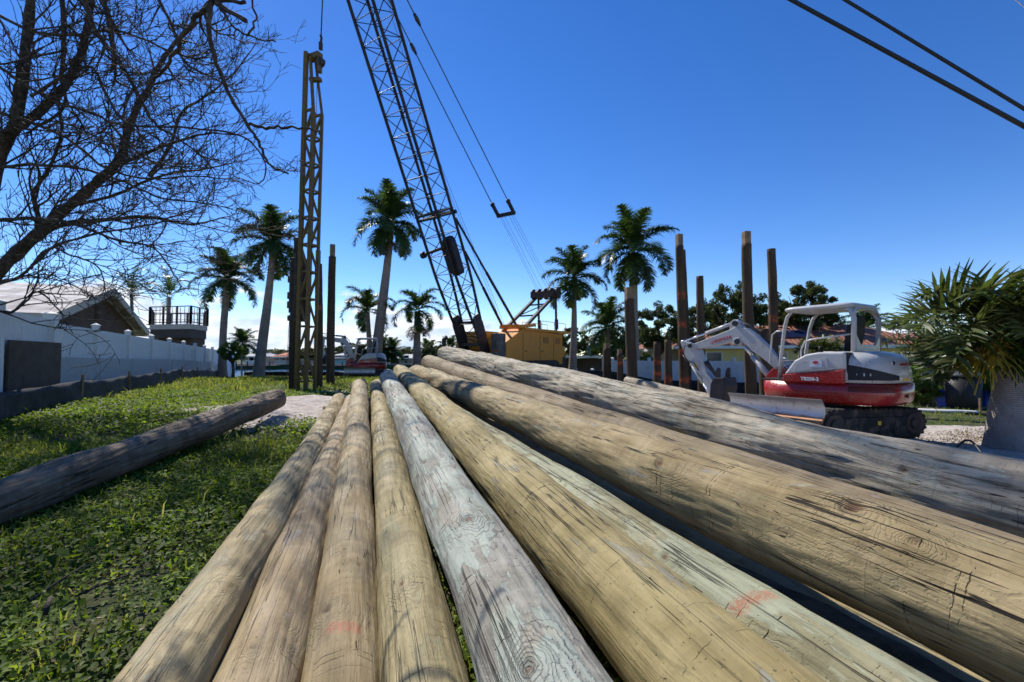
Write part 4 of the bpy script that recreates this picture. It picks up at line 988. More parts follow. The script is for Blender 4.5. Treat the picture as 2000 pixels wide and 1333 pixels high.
    cylr('arm_cylinder', (870, 128), (165, 385), .55, .05, .028); cylr('boom_cylinder', (1335, 900), (915, 395), .62, .062, .035, .0); cylr('bucket_cylinder', (275, 685), (568, 1180), .5, .04, .024, .0)
    m = MB(); m.tube([V3(z3(190, 560)[0], .09, z3(190, 560)[1]), V3(z3(230, 620)[0], .1, z3(230, 620)[1]), V3(z3(330, 660)[0], .1, z3(330, 660)[1]), V3(z3(395, 760)[0], .1, z3(395, 760)[1])], .011, 6)
    m.tube([V3(z3(330, 400)[0], .1, z3(330, 400)[1]), V3(z3(215, 440)[0], .11, z3(215, 440)[1]), V3(z3(195, 560)[0], .1, z3(195, 560)[1])], .011, 6)
    m.build('arm_hose', M['hose'], arm)
    # ---- bucket and thumb
    m = MB(); bp = [z3(*q) for q in ((598, 930), (640, 850), (770, 850), (792, 960), (780, 1030), (745, 1150), (690, 1215), (610, 1200), (585, 1120))]
    m.prism(bp, (0, 0, 0), (1, 0, 0), (0, 0, 1), (0, 1, 0), .50); bkt = m.build('bucket', M['black_steel'], root, bevel=.015)
    for y in (-.2, .2):
        m = MB(); base = [(655, 1000), (650, 850), (655, 780), (672, 735), (690, 722), (705, 735)]; teeth = []
        for k in range(6): teeth += [(705, 752 + 34 * k), (722, 760 + 34 * k), (705, 770 + 34 * k)]
        tn = [z3(*q) for q in base + teeth + [(712, 1000)]]
        m.prism(tn, (0, y, 0), (1, 0, 0), (0, 0, 1), (0, 1, 0), .045); m.build('thumb_tine', M['black_steel'], bkt)
    m = MB(); A, B_ = z3(470, 640), z3(640, 900); m.cyl(V3(A[0], 0, A[1]), V3(B_[0], 0, B_[1]), .035, 12); A, B_ = z3(470, 650), z3(600, 800); m.beam(V3(A[0], .08, A[1]), V3(B_[0], .08, B_[1]), .03, .07); m.build('thumb_linkage', M['black_steel'], bkt)
    return root
ex1 = excavator()
ex1.scale = (1, 1, ZS)
tag(ex1, 'red and grey mini excavator with raised canopy and blade, beside the bottle palms', 'excavator', 'mini excavators')
p_ = gp(716, 24.2)
ex2 = copy_tree(ex1); ex2.location = p_; ex2.scale = (.86, .86, .86); ex2.rotation_euler.z = R(196)
th2 = R(-24); Rm = Matrix.Rotation(th2, 3, 'Y'); pv = V3(.95, 0, 1.0)
for ch in ex2.children:
    if ch.name.split('.')[0] in ('boom', 'arm', 'arm_cylinder', 'boom_cylinder', 'bucket_cylinder', 'bucket'):
        ch.rotation_euler = (0, th2, 0); ch.location = pv - Rm @ pv
tag(ex2, 'small red excavator far behind the log tips, its boom reaching left behind the pile', 'excavator', 'mini excavators')

# ------------------------------------------------------------------ fences
def vinyl_fence(a, b, n, ztop_a, ztop_b, label, name='vinyl_fence', sheets=True, post=.13, mat='vinyl', first_open=False):
    a, b = Vector((*a, 0)), Vector((*b, 0)); d = (b - a) / n; L = d.length; u = d.normalized(); nrm = V3(u.y, -u.x, 0)
    root = empty(name, (a.x, a.y, gzf(a.x, a.y)), 0, label, 'fence'); o = Vector(root.location); rot = Matrix((u, nrm, V3(0, 0, 1))).transposed()
    for i in range(n + 1):
        p = a + d * i; zt = ztop_a + (ztop_b - ztop_a) * i / n; g0 = gzf(p.x, p.y)
        m = MB(); m.box(V3(p.x, p.y, (g0 + zt) / 2 - .05) - o, (post, post, zt - g0 + .1), rot)
        m.box(V3(p.x, p.y, zt + .015) - o, (post + .04, post + .04, .03), rot); k = [V3(sx_ * (post / 2 + .01), sy_ * (post / 2 + .01), 0) for sx_, sy_ in ((-1, -1), (1, -1), (1, 1), (-1, 1))]
        bs_ = [rot @ q + V3(p.x, p.y, zt + .03) - o for q in k]; m.add(bs_ + [V3(p.x, p.y, zt + .08) - o], [(0, 1, 4), (1, 2, 4), (2, 3, 4), (3, 0, 4)])
        m.build('fence_post', M[mat], root, bevel=.004, seg=1)
        if i < n:
            q = p + d / 2; zt2 = ztop_a + (ztop_b - ztop_a) * (i + .5) / n - .10; g1 = gzf(q.x, q.y); sl = (ztop_b - ztop_a) / n / L
            m = MB(); ang = math.atan(sl); rr = Matrix((V3(u.x * math.cos(ang), u.y * math.cos(ang), math.sin(ang)), nrm, V3(-u.x * math.sin(ang), -u.y * math.sin(ang), math.cos(ang)))).transposed()
            m.box(V3(q.x, q.y, zt2 - .07) - o, (L - post, .05, .14), rr); m.box(V3(q.x, q.y, g1 + .12) - o, (L - post, .05, .14), rr)
            hh = zt2 - .14 - g1 - .15; nb_ = 12; w = (L - post) / nb_
            for k in range(nb_): c_ = a + d * i + u * (post / 2 + w * (k + .5)); m.box(V3(c_.x, c_.y, g1 + .17 + hh / 2 + sl * (w * (k + .5) - L / 2)) - o, (w - .008, .03, hh + .04), rr)
            m.build('fence_panel', M[mat], root)
            if sheets and not (first_open and i == 0):
                m = MB(); hs = (zt2 - g1) * .53; m.box(V3(q.x, q.y, g1 + hs / 2 + .03) - o + nrm * (.05 + post / 2) * sheets, (L - .03, .02, hs), rr); m.build('cover_sheet', M['vinyl_dirty'], root)
    return root
A0 = (-1.019 * 9.86, 9.86); dF = (-.103 * 9.86, .225 * 9.86); nF = 12
vinyl_fence(A0, (A0[0] + dF[0] * nF, A0[1] + dF[1] * nF), nF, 2.36, 1.95, 'long white vinyl fence with dirty lower sheets running to the canal', sheets=1)
vinyl_fence((A0[0] - dF[0] * .05 + .12, A0[1] - dF[1] * .06), (A0[0] - dF[0] * 3 + .35, A0[1] - dF[1] * 3 + .5), 3, 2.40, 2.5, 'white fence section with a brown board below, left of the thick corner post', sheets=0, post=.2)
bq = Vector((A0[0] - dF[0] * .5 + .30, A0[1] - dF[1] * .5 + .10, 0)); m = MB(); uF = Vector((dF[0], dF[1], 0)).normalized(); nFm = V3(uF.y, -uF.x, 0)
g0 = gzf(bq.x, bq.y); m.box((0, 0, .62), (1.9, .03, 1.24), Matrix((uF, nFm, V3(0, 0, 1))).transposed()); o = m.build('brown_board', M['gatewood'], None, (bq.x, bq.y, g0)); tag(o, 'dark brown wooden board closing the bottom of the white fence', 'board')
p1, p2 = at(1124, 722, 25.5), at(1192, 722, 24.0)
vinyl_fence((p1.x, p1.y), (p2.x, p2.y), 2, .82, .82, 'low white fence behind the royal palm trunk right of the crane', sheets=0)
p1, p2 = at(1196, 700, 24.), at(1640, 700, 18.5)
vinyl_fence((p1.x, p1.y), (p2.x, p2.y), 5, 1.42, 1.42, 'white fence behind the driven piles in front of the yellow house', sheets=0)
def silt_fence(pts, h, label, stake_every=3.3, wob=.012, seed=1):
    rg = np.random.default_rng(seed); P = [Vector((x, y, 0)) for x, y in pts]
    root = empty('silt_fence', (P[0].x, P[0].y, gzf(P[0].x, P[0].y)), 0, label, 'silt fence'); o = Vector(root.location)
    pl = []; 
    for i in range(len(P) - 1):
        n = max(2, int((P[i + 1] - P[i]).length / .12)); pl += [P[i].lerp(P[i + 1], k / n) for k in range(n)]
    pl.append(P[-1]); V = []; d = 0; rows = 6
    for i, p in enumerate(pl):
        if i: d += (pl[i] - pl[i - 1]).length
        sag = abs(math.sin(math.pi * d / stake_every)); t = (pl[min(i + 1, len(pl) - 1)] - pl[max(i - 1, 0)]).normalized(); nr = V3(t.y, -t.x, 0); g0 = gzf(p.x, p.y)
        for k in range(rows):
            f = k / (rows - 1); off = wob * math.sin(d * 2.1 + f * 3) * (1 - .3 * f) + .007 * math.sin(d * 5 + f * 5) + .02 * math.sin(d * 1.1)
            V.append(V3(p.x, p.y, g0 - .03 + (h * (1 - .05 * sag)) * f) + nr * off - o)
    n = len(pl); F = [(i * rows + k, (i + 1) * rows + k, (i + 1) * rows + k + 1, i * rows + k + 1) for i in range(n - 1) for k in range(rows - 1)]
    m = MB(); m.add(V, F, True); f_ = m.build('fabric', M['silt'], root); so = f_.modifiers.new('s', 'SOLIDIFY'); so.thickness = .006
    d = 0; last = -9
    for i in range(len(pl)):
        if i: d += (pl[i] - pl[i - 1]).length
        if d - last >= stake_every:
            last = d; p = pl[i]; m = MB(); g0 = gzf(p.x, p.y); m.box(V3(p.x, p.y, g0 + h * .55) - o + V3(.03, -.04, 0), (.035, .035, h * 1.25), Matrix.Rotation(rg.uniform(-.06, .06), 3, 'Y')); m.build('stake', M['stake'], root)
    return root
n1_ = V3(-uF.y, uF.x, 0); fp = lambda k, off: (A0[0] + dF[0] * k + uF.y * off, A0[1] + dF[1] * k - uF.x * off)
silt_fence([fp(-3.2, 1.2), fp(-1, .95), fp(0, .9), fp(1, .75), fp(3, .6), fp(6, .45), fp(7.4, .5)], .50, 'sagging black silt fence along the foot of the long white fence', seed=2)
pa, pb_, pc = at(478, 745, 26.6), at(600, 745, 26.4), at(880, 740, 26.)
silt_fence([(pa.x, pa.y), (pb_.x, pb_.y), (pc.x, pc.y)], .42, 'black silt fence along the canal bank behind the yellow tower', wob=.12, seed=3)
pa, pb_, pc = at(1100, 745, 22.6), at(1400, 745, 19.6), at(1640, 745, 17.4)
silt_fence([(pa.x, pa.y), (pb_.x, pb_.y), (pc.x, pc.y)], .50, 'black silt fence at the foot of the white fence behind the driven piles', seed=4)

# ------------------------------------------------------------------ houses
def quad_uv(name, P, mat, parent, o, thick=.08):
    """roof plane: P[0]->P[1] along the eave, P[3]->P[2] along the ridge"""
    P = [Vector(p) for p in P]; u = (P[1] - P[0]).normalized(); n = (P[1] - P[0]).cross(P[-1] - P[0]).normalized()
    if n.z < 0: n = -n
    v = n.cross(u); V = [p - o for p in P] + [p - n * thick - o for p in P]; k = len(P)
    F = [[tuple(range(k))], ]
    me = bpy.data.meshes.new(name); fs = [tuple(range(k)), tuple(range(k, 2 * k))[::-1]] + [(i, k + i, k + (i + 1) % k, (i + 1) % k) for i in range(k)]
    me.from_pydata([tuple(q) for q in V], [], fs); me.update(); l = me.uv_layers.new(name='UVMap')
    for lp in me.loops:
        q = Vector(V[lp.vertex_index]) + o - P[0]; l.data[lp.index].uv = (q.dot(u), q.dot(v))
    me.materials.append(mat); return link_mesh(name, me, parent)
def gable_house(name, c, ang, L, Wd, ze, zr, wall, roof, label, cat='house', ov=.5, windows=(), hip=0., fascia='fascia', gvent=False, group=None):
    """ridge along ang; windows: (side, pos, z0, z1, w) side -1/+1"""
    g0 = gzf(c[0], c[1]); root = empty(name, (c[0], c[1], g0), 0, label, cat, group); o = Vector(root.location)
    a = V3(math.cos(ang), math.sin(ang), 0); b = V3(-a.y, a.x, 0); C_ = V3(c[0], c[1], 0); W_ = lambda s, t, z: C_ + a * s + b * t + V3(0, 0, z)
    m = MB(); rot = Matrix((a, b, V3(0, 0, 1))).transposed(); sl = (zr - ze) / (Wd / 2 + ov)
    zw = ze + sl * ov - .06
    if hip: m.box(W_(0, 0, (g0 + zw) / 2) - o, (L, Wd, zw - g0), rot)
    else:
        prof = [(-Wd / 2, g0 - .3), (Wd / 2, g0 - .3), (Wd / 2, zw), (0, zr - .12), (-Wd / 2, zw)]
        m.prism([(x, y) for x, y in prof], C_ - o, b, (0, 0, 1), a, L)
    m.build('wall', M[wall], root)
    for t in (-1, 1):
        P = [W_(-L / 2 - ov, t * (Wd / 2 + ov), ze), W_(L / 2 + ov, t * (Wd / 2 + ov), ze), W_(L / 2 + ov - hip, 0, zr), W_(-L / 2 - ov + hip, 0, zr)]
        quad_uv('roof', P, M[roof], root, o, .1)
    if hip:
        for s in (-1, 1):
            P = [W_(s * (L / 2 + ov), -(Wd / 2 + ov), ze), W_(s * (L / 2 + ov), (Wd / 2 + ov), ze), W_(s * (L / 2 + ov - hip), 0, zr)]
            quad_uv('roof', P, M[roof], root, o, .1)
    m = MB()
    for t in (-1, 1): m.beam(W_(-L / 2 - ov, t * (Wd / 2 + ov + .02), ze - .12) - o, W_(L / 2 + ov, t * (Wd / 2 + ov + .02), ze - .12) - o, .04, .22)
    if not hip:
        for s in (-1, 1):
            for t in (-1, 1): m.beam(W_(s * (L / 2 + ov + .02), t * (Wd / 2 + ov), ze - .14) - o, W_(s * (L / 2 + ov + .02), 0, zr - .14) - o, .05, .26)
    else:
        for s in (-1, 1): m.beam(W_(s * (L / 2 + ov + .02), -(Wd / 2 + ov), ze - .12) - o, W_(s * (L / 2 + ov + .02), Wd / 2 + ov, ze - .12) - o, .04, .22)
    m.build('fascia', M[fascia], root)
    for (sd, pos, z0, z1, w) in windows:
        m = MB(); y = sd * (Wd / 2 + .02); m.box(W_(pos, y, g0 + (z0 + z1) / 2) - o, (w, .05, z1 - z0), rot); fr_ = m.build('window', M['white_paint'], root)
        m = MB(); k = 2 if w > 1 else 1
        for q in range(k): m.box(W_(pos - w / 2 + (q + .5) * w / k, y + sd * .025, g0 + (z0 + z1) / 2) - o, (w / k - .12, .02, z1 - z0 - .12), rot)
        m.build('pane', M['dark_glass'], fr_)
    if gvent:
        m = MB(); m.box(W_(gvent * (L / 2 + .03), 0, zr - 1.0) - o, (.06, .5, .55), rot)
        for k in range(5): m.box(W_(gvent * (L / 2 + .07), 0, zr - 1.2 + .1 * k) - o, (.05, .46, .03), rot)
        m.build('gable_vent', M['brown_wall'], root)
    return root
# grey tiled house behind the left fence
gd = V3(-.43, .90, 0).normalized(); rd = V3(-.90, -.43, 0).normalized(); gc = V3(-15.2, 17.2, 0) + rd * 6.0
gable_house('tiled_house', (gc.x, gc.y), math.atan2(rd.y, rd.x), 11.2, 8.6, 2.75, 4.15, 'brown_wall', 'grey_tiles', 'brown house with a grey tiled gable roof behind the long white fence', gvent=-1, ov=.45)
# raised deck
def deck():
    p = gp(345, 28.5); root = empty('raised_deck', p, 0, 'brown raised timber deck with railing beside the tiled house roof', 'deck'); o = Vector(p)
    A = [at(292, 640, 27.2), at(372, 640, 26.6), at(405, 650, 28.6), at(398, 640, 31), at(300, 640, 31)]; z0 = 3.3
    pts = [(q.x - o.x, q.y - o.y) for q in A]
    m = MB(); m.prism(pts, (0, 0, z0 - o.z), (1, 0, 0), (0, 1, 0), (0, 0, 1), .30); m.build('deck_platform', M['fascia'], root)
    m = MB(); m.prism([(x * .97, y * .97) for x, y in pts], (0, 0, z0 - o.z - .42), (1, 0, 0), (0, 1, 0), (0, 0, 1), .5); m.build('under_frame', M['deckwood'], root)
    m = MB(); m.prism([(x * .82, y * .82 + .3) for x, y in pts], (0, 0, (z0 - o.z - .6) / 2), (1, 0, 0), (0, 1, 0), (0, 0, 1), z0 - o.z - .6); m.build('lower_wall', M['brown_wall'], root)
    for t, s in ((.30, .2), (.55, .2)):
        q = Vector((*pts[0], 0)).lerp(Vector((*pts[1], 0)), t) + V3(0, 3.2 * s, 0); m = MB(); m.box((q.x, q.y, (z0 - o.z - .6) / 2), (.45, .45, z0 - o.z - .6)); m.build('column', M['brown_wall'], root)
    zt = z0 - o.z + .15; hr = 1.05; k = len(pts)
    for i in range(k):
        a, b = Vector((*pts[i], zt)), Vector((*pts[(i + 1) % k], zt)); L = (b - a).length; n = max(1, round(L / 1.15)); m = MB()
        for q in range(n + 1): c = a.lerp(b, q / n); m.box(c + V3(0, 0, hr / 2), (.085, .085, hr))
        m.beam(a + V3(0, 0, hr), b + V3(0, 0, hr), .09, .05); m.beam(a + V3(0, 0, .12), b + V3(0, 0, .12), .05); m.beam(a + V3(0, 0, .6), b + V3(0, 0, .6), .03)
        nb_ = int(L / .28)
        for q in range(nb_): c = a.lerp(b, (q + .5) / nb_); m.box(c + V3(0, 0, hr / 2), (.022, .022, hr - .1))
        m.build('railing', M['deckwood'], root)
    m = MB(); sdir = V3(-.5, .2, 0)
    for q in range(9): m.box(Vector((pts[0][0] - .25 * q - .1, pts[0][1] + .5, zt - .22 * q)), (.3, .9, .05))
    m.build('stair', M['deckwood'], root)
    return root
deck()
# yellow house with red roof on the right
p = at(1560, 690, 33); ang = math.atan2(-.28, 1)
hs = gable_house('yellow_house', (p.x + .8, p.y + 3.5), ang, 15.5, 8, 2.35, 4.05, 'yellow_wall', 'red_tiles', 'yellow house with a red brown roof and solar panels behind the excavator', hip=3.4, ov=.6, fascia='white_paint',
    windows=((-1, -6.1, .9, 1.9, 2.2), (-1, -1.3, .2, 1.9, 1.3), (-1, 3.0, .9, 1.7, 1.3), (-1, 6.0, 1.0, 1.7, 1.0)))
a_ = V3(math.cos(ang), math.sin(ang), 0); b_ = V3(-a_.y, a_.x, 0); ho = Vector(hs.location); sl = (4.05 - 2.35) / 4.6
m = MB(); un = (b_ + V3(0, 0, sl)).normalized(); nn = a_.cross(un).normalized()
for k in range(4): 
    for r_ in range(1): m.box(a_ * (-2.6 + 1.08 * k) - b_ * 2.4 + V3(0, 0, 2.35 + sl * 2.2 + .10 - ho.z) , (1.02, 1.7, .05), Matrix((a_, un, nn)).transposed())
m.build('solar_panel', M['solar'], hs)
# second yellow wing further right
p = at(1775, 700, 36)
gable_house('yellow_house', (p.x + 3.0, p.y + 4), ang, 9, 8, 2.3, 3.6, 'yellow_wall', 'red_tiles', 'right wing of the yellow houses, seen between excavator and bottle palm', hip=3., ov=.6, fascia='white_paint', windows=((-1, -2.6, .9, 1.7, 1.6),))
p = at(1335, 690, 40)
gable_house('brown_roof_house', (p.x, p.y), 0, 7, 6, 2.2, 3.3, 'cream', 'red_tiles', 'small brown roofed house seen between the driven piles', ov=.5, hip=2.)
# flat white carport behind crane
p = gp(1108, 34); root = empty('flat_roof_carport', p, 0, 'low carport with flat white roof right of the crane', 'carport')
m = MB(); m.box((0.9, 0, 1.42), (4.4, 4, .16)); m.build('roof', M['white_metal'], root)
for x in (-1.2, 3.0):
    for y in (-1.9, 1.9): m = MB(); m.box((x, y, .68), (.12, .12, 1.36)); m.build('support', M['white_paint'], root)
m = MB(); m.box((.9, 1.9, .65), (4.1, .1, 1.3)); m.build('back_wall', M['brown_wall'], root)
# far shore
def shore_house(px0, px1, y0, yr, Y, wall, roof, label):
    a, b = at(px0, 698, Y), at(px1, 698, Y); ze = CZ + (698 - y0) / FPX * Y; zr = CZ + (698 - yr) / FPX * Y
    return gable_house('waterfront_house', ((a.x + b.x) / 2, Y + 4), 0, b.x - a.x, 8, ze, zr, wall, roof, label, ov=.6, hip=2.5 if zr - ze > .6 else .0, fascia='white_paint',
        windows=((-1, -(b.x - a.x) * .25, .8, 1.9, 2.2), (-1, (b.x - a.x) * .2, .8, 1.9, 2.6)), group='houses across the canal')
shore_house(636, 684, 699, 690, 96, 'turquoise', 'far_roof', 'turquoise house across the canal left of the small excavator')
shore_house(768, 850, 700, 692, 98, 'cream', 'far_roof', 'pale house across the canal between the two feathery palms')
shore_house(536, 575, 697, 686, 102, 'cream', 'orange_tiles', 'house with an orange roof across the canal left of the yellow tower')
shore_house(478, 508, 696, 684, 100, 'white_paint', 'far_roof', 'white house across the canal beside the palm trunk')
shore_house(596, 628, 700, 694, 100, 'white_paint', 'far_roof', 'low white house across the canal behind the yellow tower')
shore_house(700, 740, 701, 694, 97, 'white_paint', 'far_roof', 'white house across the canal behind the small excavator')
swr = empty('seawall', (-40, 85.2, -.8), 0, 'dark seawall along the far bank of the canal', 'seawall')
m = MB(); m.box((-10, 0, .45), (100, .5, .95)); m.build('wall_face', M['seawall'], swr)
m = MB(); m.box((-10, -.1, .98), (100, .7, .14)); m.build('cap', M['concrete'], swr)
def dock(px, Y, w, label):
    p = at(px, 715, Y); root = empty('boat_dock', (p.x, Y, -.75), 0, label, 'dock', 'docks across the canal')
    m = MB(); m.box((0, 0, .75), (w, 2.2, .12)); m.build('planking', M['deckwood'], root)
    for k in range(int(w / 2)): m = MB(); m.cyl((-w / 2 + 1 + 2 * k, -1, -.8), (-w / 2 + 1 + 2 * k, -1, 1.5), .12, 8); m.build('dock_post', M['deckwood'], root)
dock(500, 82.5, 8, 'dark dock on the far bank beside the left palm trunk'); dock(640, 82.5, 8, 'dark dock on the far bank in front of the turquoise house')
# near canal edge seawall
m = MB(); m.box((0, 0, 0), (60, .3, .9)); o = m.build('seawall', M['seawall'], None, (-29.6, 28.9, -.45)); tag(o, 'near edge seawall of the canal behind the silt fence', 'seawall')

# ------------------------------------------------------------------ palms
def frond_np(rg, L, e0, az, droop, nl, ll, tuft=1., width=.035, leaf_drop=.45, vee=.5, plume=.0):
    """one feather frond: rachis + leaflets. returns V, quads"""
    n = 12; p = np.zeros(3); pts = [p.copy()]; e = e0; ds = L / n
    h = np.array([math.cos(az), math.sin(az), 0.])
    for i in range(n):
        p = p + ds * (h * math.cos(e) + np.array([0, 0, math.sin(e)])); pts.append(p.copy()); e -= droop / n * (0.45 + 1.1 * i / n)
    pts = np.array(pts); V = []; Q = []
    sidev = np.array([-math.sin(az), math.cos(az), 0.])
    for i in range(n):      # rachis as a thin ribbon cross
        w0 = .035 * (1 - i / n) + .008; w1 = .035 * (1 - (i + 1) / n) + .008
        for ax in (sidev, np.array([0, 0, 1.])):
            b = len(V); V += [pts[i] - ax * w0, pts[i] + ax * w0, pts[i + 1] + ax * w1, pts[i + 1] - ax * w1]; Q.append((b, b + 1, b + 2, b + 3))
    t = np.linspace(.10, .995, nl)
    for sd in (-1, 1):
        for tt in t:
            f = tt * n; i = min(int(f), n - 1); c = pts[i] * (1 - f + i) + pts[i + 1] * (f - i); tan = pts[i + 1] - pts[i]; tan /= np.linalg.norm(tan)
            up = np.cross(tan, sidev); up *= np.sign(up[2]) if abs(up[2]) > .05 else 1
            l_ = ll * (math.sin(math.pi * min(tt * .9 + .08, 1)) ** .6) * rg.uniform(.85, 1.12) + .05
            d0 = sidev * sd * (1 - plume * rg.random()) + tan * rg.uniform(.45, .75) + up * (vee * rg.uniform(.2, 1.) if rg.random() > .3 else rg.uniform(-.5, .2)); d0 /= np.linalg.norm(d0)
            d1 = d0 - np.array([0, 0, leaf_drop * rg.uniform(.6, 1.5)]); d1 /= np.linalg.norm(d1)
            w = width * rg.uniform(.8, 1.2); wd = np.cross(d0, up) ; wd = wd / (np.linalg.norm(wd) + 1e-6) * w
            m1 = c + d0 * l_ * .5; m2 = m1 + d1 * l_ * .5; b = len(V)
            V += [c - wd * .5, c + wd * .5, m1 + wd * .5, m1 - wd * .5, m2 + wd * .08, m2 - wd * .08]; Q += [(b, b + 1, b + 2, b + 3), (b + 3, b + 2, b + 4, b + 5)]
    return np.array(V), np.array(Q)
def crown_mesh(name, seed, nf, L, ll, nl, mat, emin=-55, emax=82, droop=1.5, width=.035, leaf_drop=.45, dry=0, plume=0., spear=True):
    rg = np.random.default_rng(seed); VV = []; QQ = []; off = 0
    for k in range(nf):
        e = R(emin + (emax - emin) * ((k + .5) / nf) ** .8); az = k * 2.39996 + rg.uniform(-.25, .25)
        v, q = frond_np(rg, L * rg.uniform(.85, 1.08) * (.8 + .2 * math.cos(e)), e + R(8), az, droop * rg.uniform(.75, 1.2) * (.55 + .6 * math.cos(e)), nl, ll, width=width, leaf_drop=leaf_drop, plume=plume)
        v = v + np.array([math.cos(az) * .06, math.sin(az) * .06, .12 * math.sin(e)]); VV.append(v); QQ.append(q + off); off += len(v)
    if spear:
        v, q = frond_np(rg, L * .75, R(86), 1., .15, 14, ll * .3, leaf_drop=0); VV.append(v); QQ.append(q + off); off += len(v)
    return mesh_np(name, np.concatenate(VV), np.concatenate(QQ), mat)
CR = [crown_mesh('royal_crown', 101 + i, 20 + i, 2.5, .62, 84, M['palm_leaf'], emin=-48 - 8 * i, droop=1.6, width=.05, plume=.3) for i in range(3)]
CF_ = [crown_mesh('foxtail_crown', 201 + i, 13, 2.6, .55, 100, M['palm_leaf'], emin=-25, emax=78, droop=2.3, plume=.6, width=.045) for i in range(2)]
CW = crown_mesh('wispy_crown', 333, 9, 2.6, .45, 40, M['palm_leaf'], emin=5, emax=80, droop=1.9, width=.03)
CD = crown_mesh('dead_fronds', 301, 6, 1.3, .35, 26, M['palm_leaf_dry'], emin=-65, emax=-20, droop=1., spear=False)
def palm(px, Y, ycrown, scale, wpx, label, kind=0, lean=0., shaft=True, dead=False, group='tall palms', rot=None, zb=None, trunk='palm_trunk'):
    b = gp(px, Y); 
    if zb is not None: b.z = zb
    top = at(px + lean, ycrown, Y); h = top.z - b.z; dx = top.x - b.x; r0 = wpx / 2 * Y / FPX
    root = empty('palm_tree', b, 0, label, 'palm tree', group); hs_ = h - (1.0 * scale if shaft else .1)
    m = MB(); n = 24; pts = []; rs = []
    for i in range(n + 1):
        t = i / n; pts.append(V3(dx * t ** 1.3 + .06 * math.sin(t * 3 + px), .05 * math.sin(t * 4 + px), -.15 + (hs_ + .15) * t)); rs.append(r0 * (0.35 * (1 - t) ** 7 + 1.0 - .38 * t + .06 * math.sin(t * 5 + px)))
    m.tube(pts, rs, 16); m.build('trunk', M[trunk], root)
    if shaft:
        a = pts[-1]; m = MB(); rr = rs[-1]; m.tube([a - V3(0, 0, .05), a + V3(0, 0, .12 * scale), a + V3(0, 0, .5 * scale), a + V3(0, 0, 1.05 * scale)], [rr * .95, rr * 1.15, rr * .85, rr * .4], 14); m.build('crownshaft', M['crownshaft'], root)
    me = (CR + CF_ + [CW])[kind]; c = link_mesh('crown', me, root, V3(pts[-1].x, pts[-1].y, h)); c.scale = (scale,) * 3; c.rotation_euler.z = rot if rot is not None else (px * 1.7) % 6.28
    if dead: c = link_mesh('dead_fronds', CD, root, V3(pts[-1].x, pts[-1].y, h - 1.0 * scale)); c.scale = (scale * dead,) * 3; c.rotation_euler.z = px % 6
    return root
palm(437, 27.0, 545, .93, 16, 'dark feathery palm rising behind the end of the long white fence', 0, 6, shaft=False, zb=.2)
palm(508, 25.2, 474, .98, 19, 'slender palm with curved grey trunk between the white fence and the yellow tower', 1, 22)
palm(734, 26.8, 435, 1.05, 21, 'tallest royal palm, its ringed trunk standing behind the small excavator', 2, 26, dead=.75)
palm(724, 27.6, 608, .82, 14, 'drooping feathery palm left of the tallest royal palm trunk', 3, -4, shaft=False, group='drooping palms')
palm(812, 27.4, 606, .80, 19, 'drooping feathery palm standing between royal palm and crane boom', 4, 6, shaft=False, dead=1.15, group='drooping palms')
palm(1118, 24.8, 545, .86, 15, 'royal palm with pale trunk just right of the orange crane house', 0, 2)
palm(1241, 23.8, 488, 1.02, 22, 'royal palm with a green shaft, its trunk behind the thick driven pile', 2, -4, dead=.6)
palm(1190, 30.0, 640, .95, 12, 'shorter bushy palm between the crane and the thick driven pile', 1, -2, shaft=False, zb=0.)
palm(1694, 40, 640, 1.0, 10, 'distant palm seen through the excavator canopy', 0, 0, shaft=False, zb=0., group='distant palms')
for i, (px, yc, Y, lab) in enumerate(((258, 572, 34, 'palm behind the tiled roof, its fronds left of the deck'), (330, 578, 33, 'palm with long arching fronds behind the timber deck'), (474, 672, 60, 'small distant palm at the end of the white fence'), (835, 690, 95, 'tiny palm across the canal right of the drooping palms'),
     (765, 690, 92, 'tiny palm across the canal just right of the small excavator'), (745, 684, 90, 'tiny palm across the canal behind the excavator canopy'), (880, 684, 95, 'tiny palm across the canal beside the crane foot'))):
    palm(px, Y, yc, (.95, 1.15, 1.1, 1.5, 1.5, 1.5, 1.5)[i], (9, 9, 4, 3, 3, 3, 3)[i], lab, (5, 5, 0, 1, 2, 0, 1)[i], 0, shaft=False, zb=0. if px < 470 else None, group='distant palms')

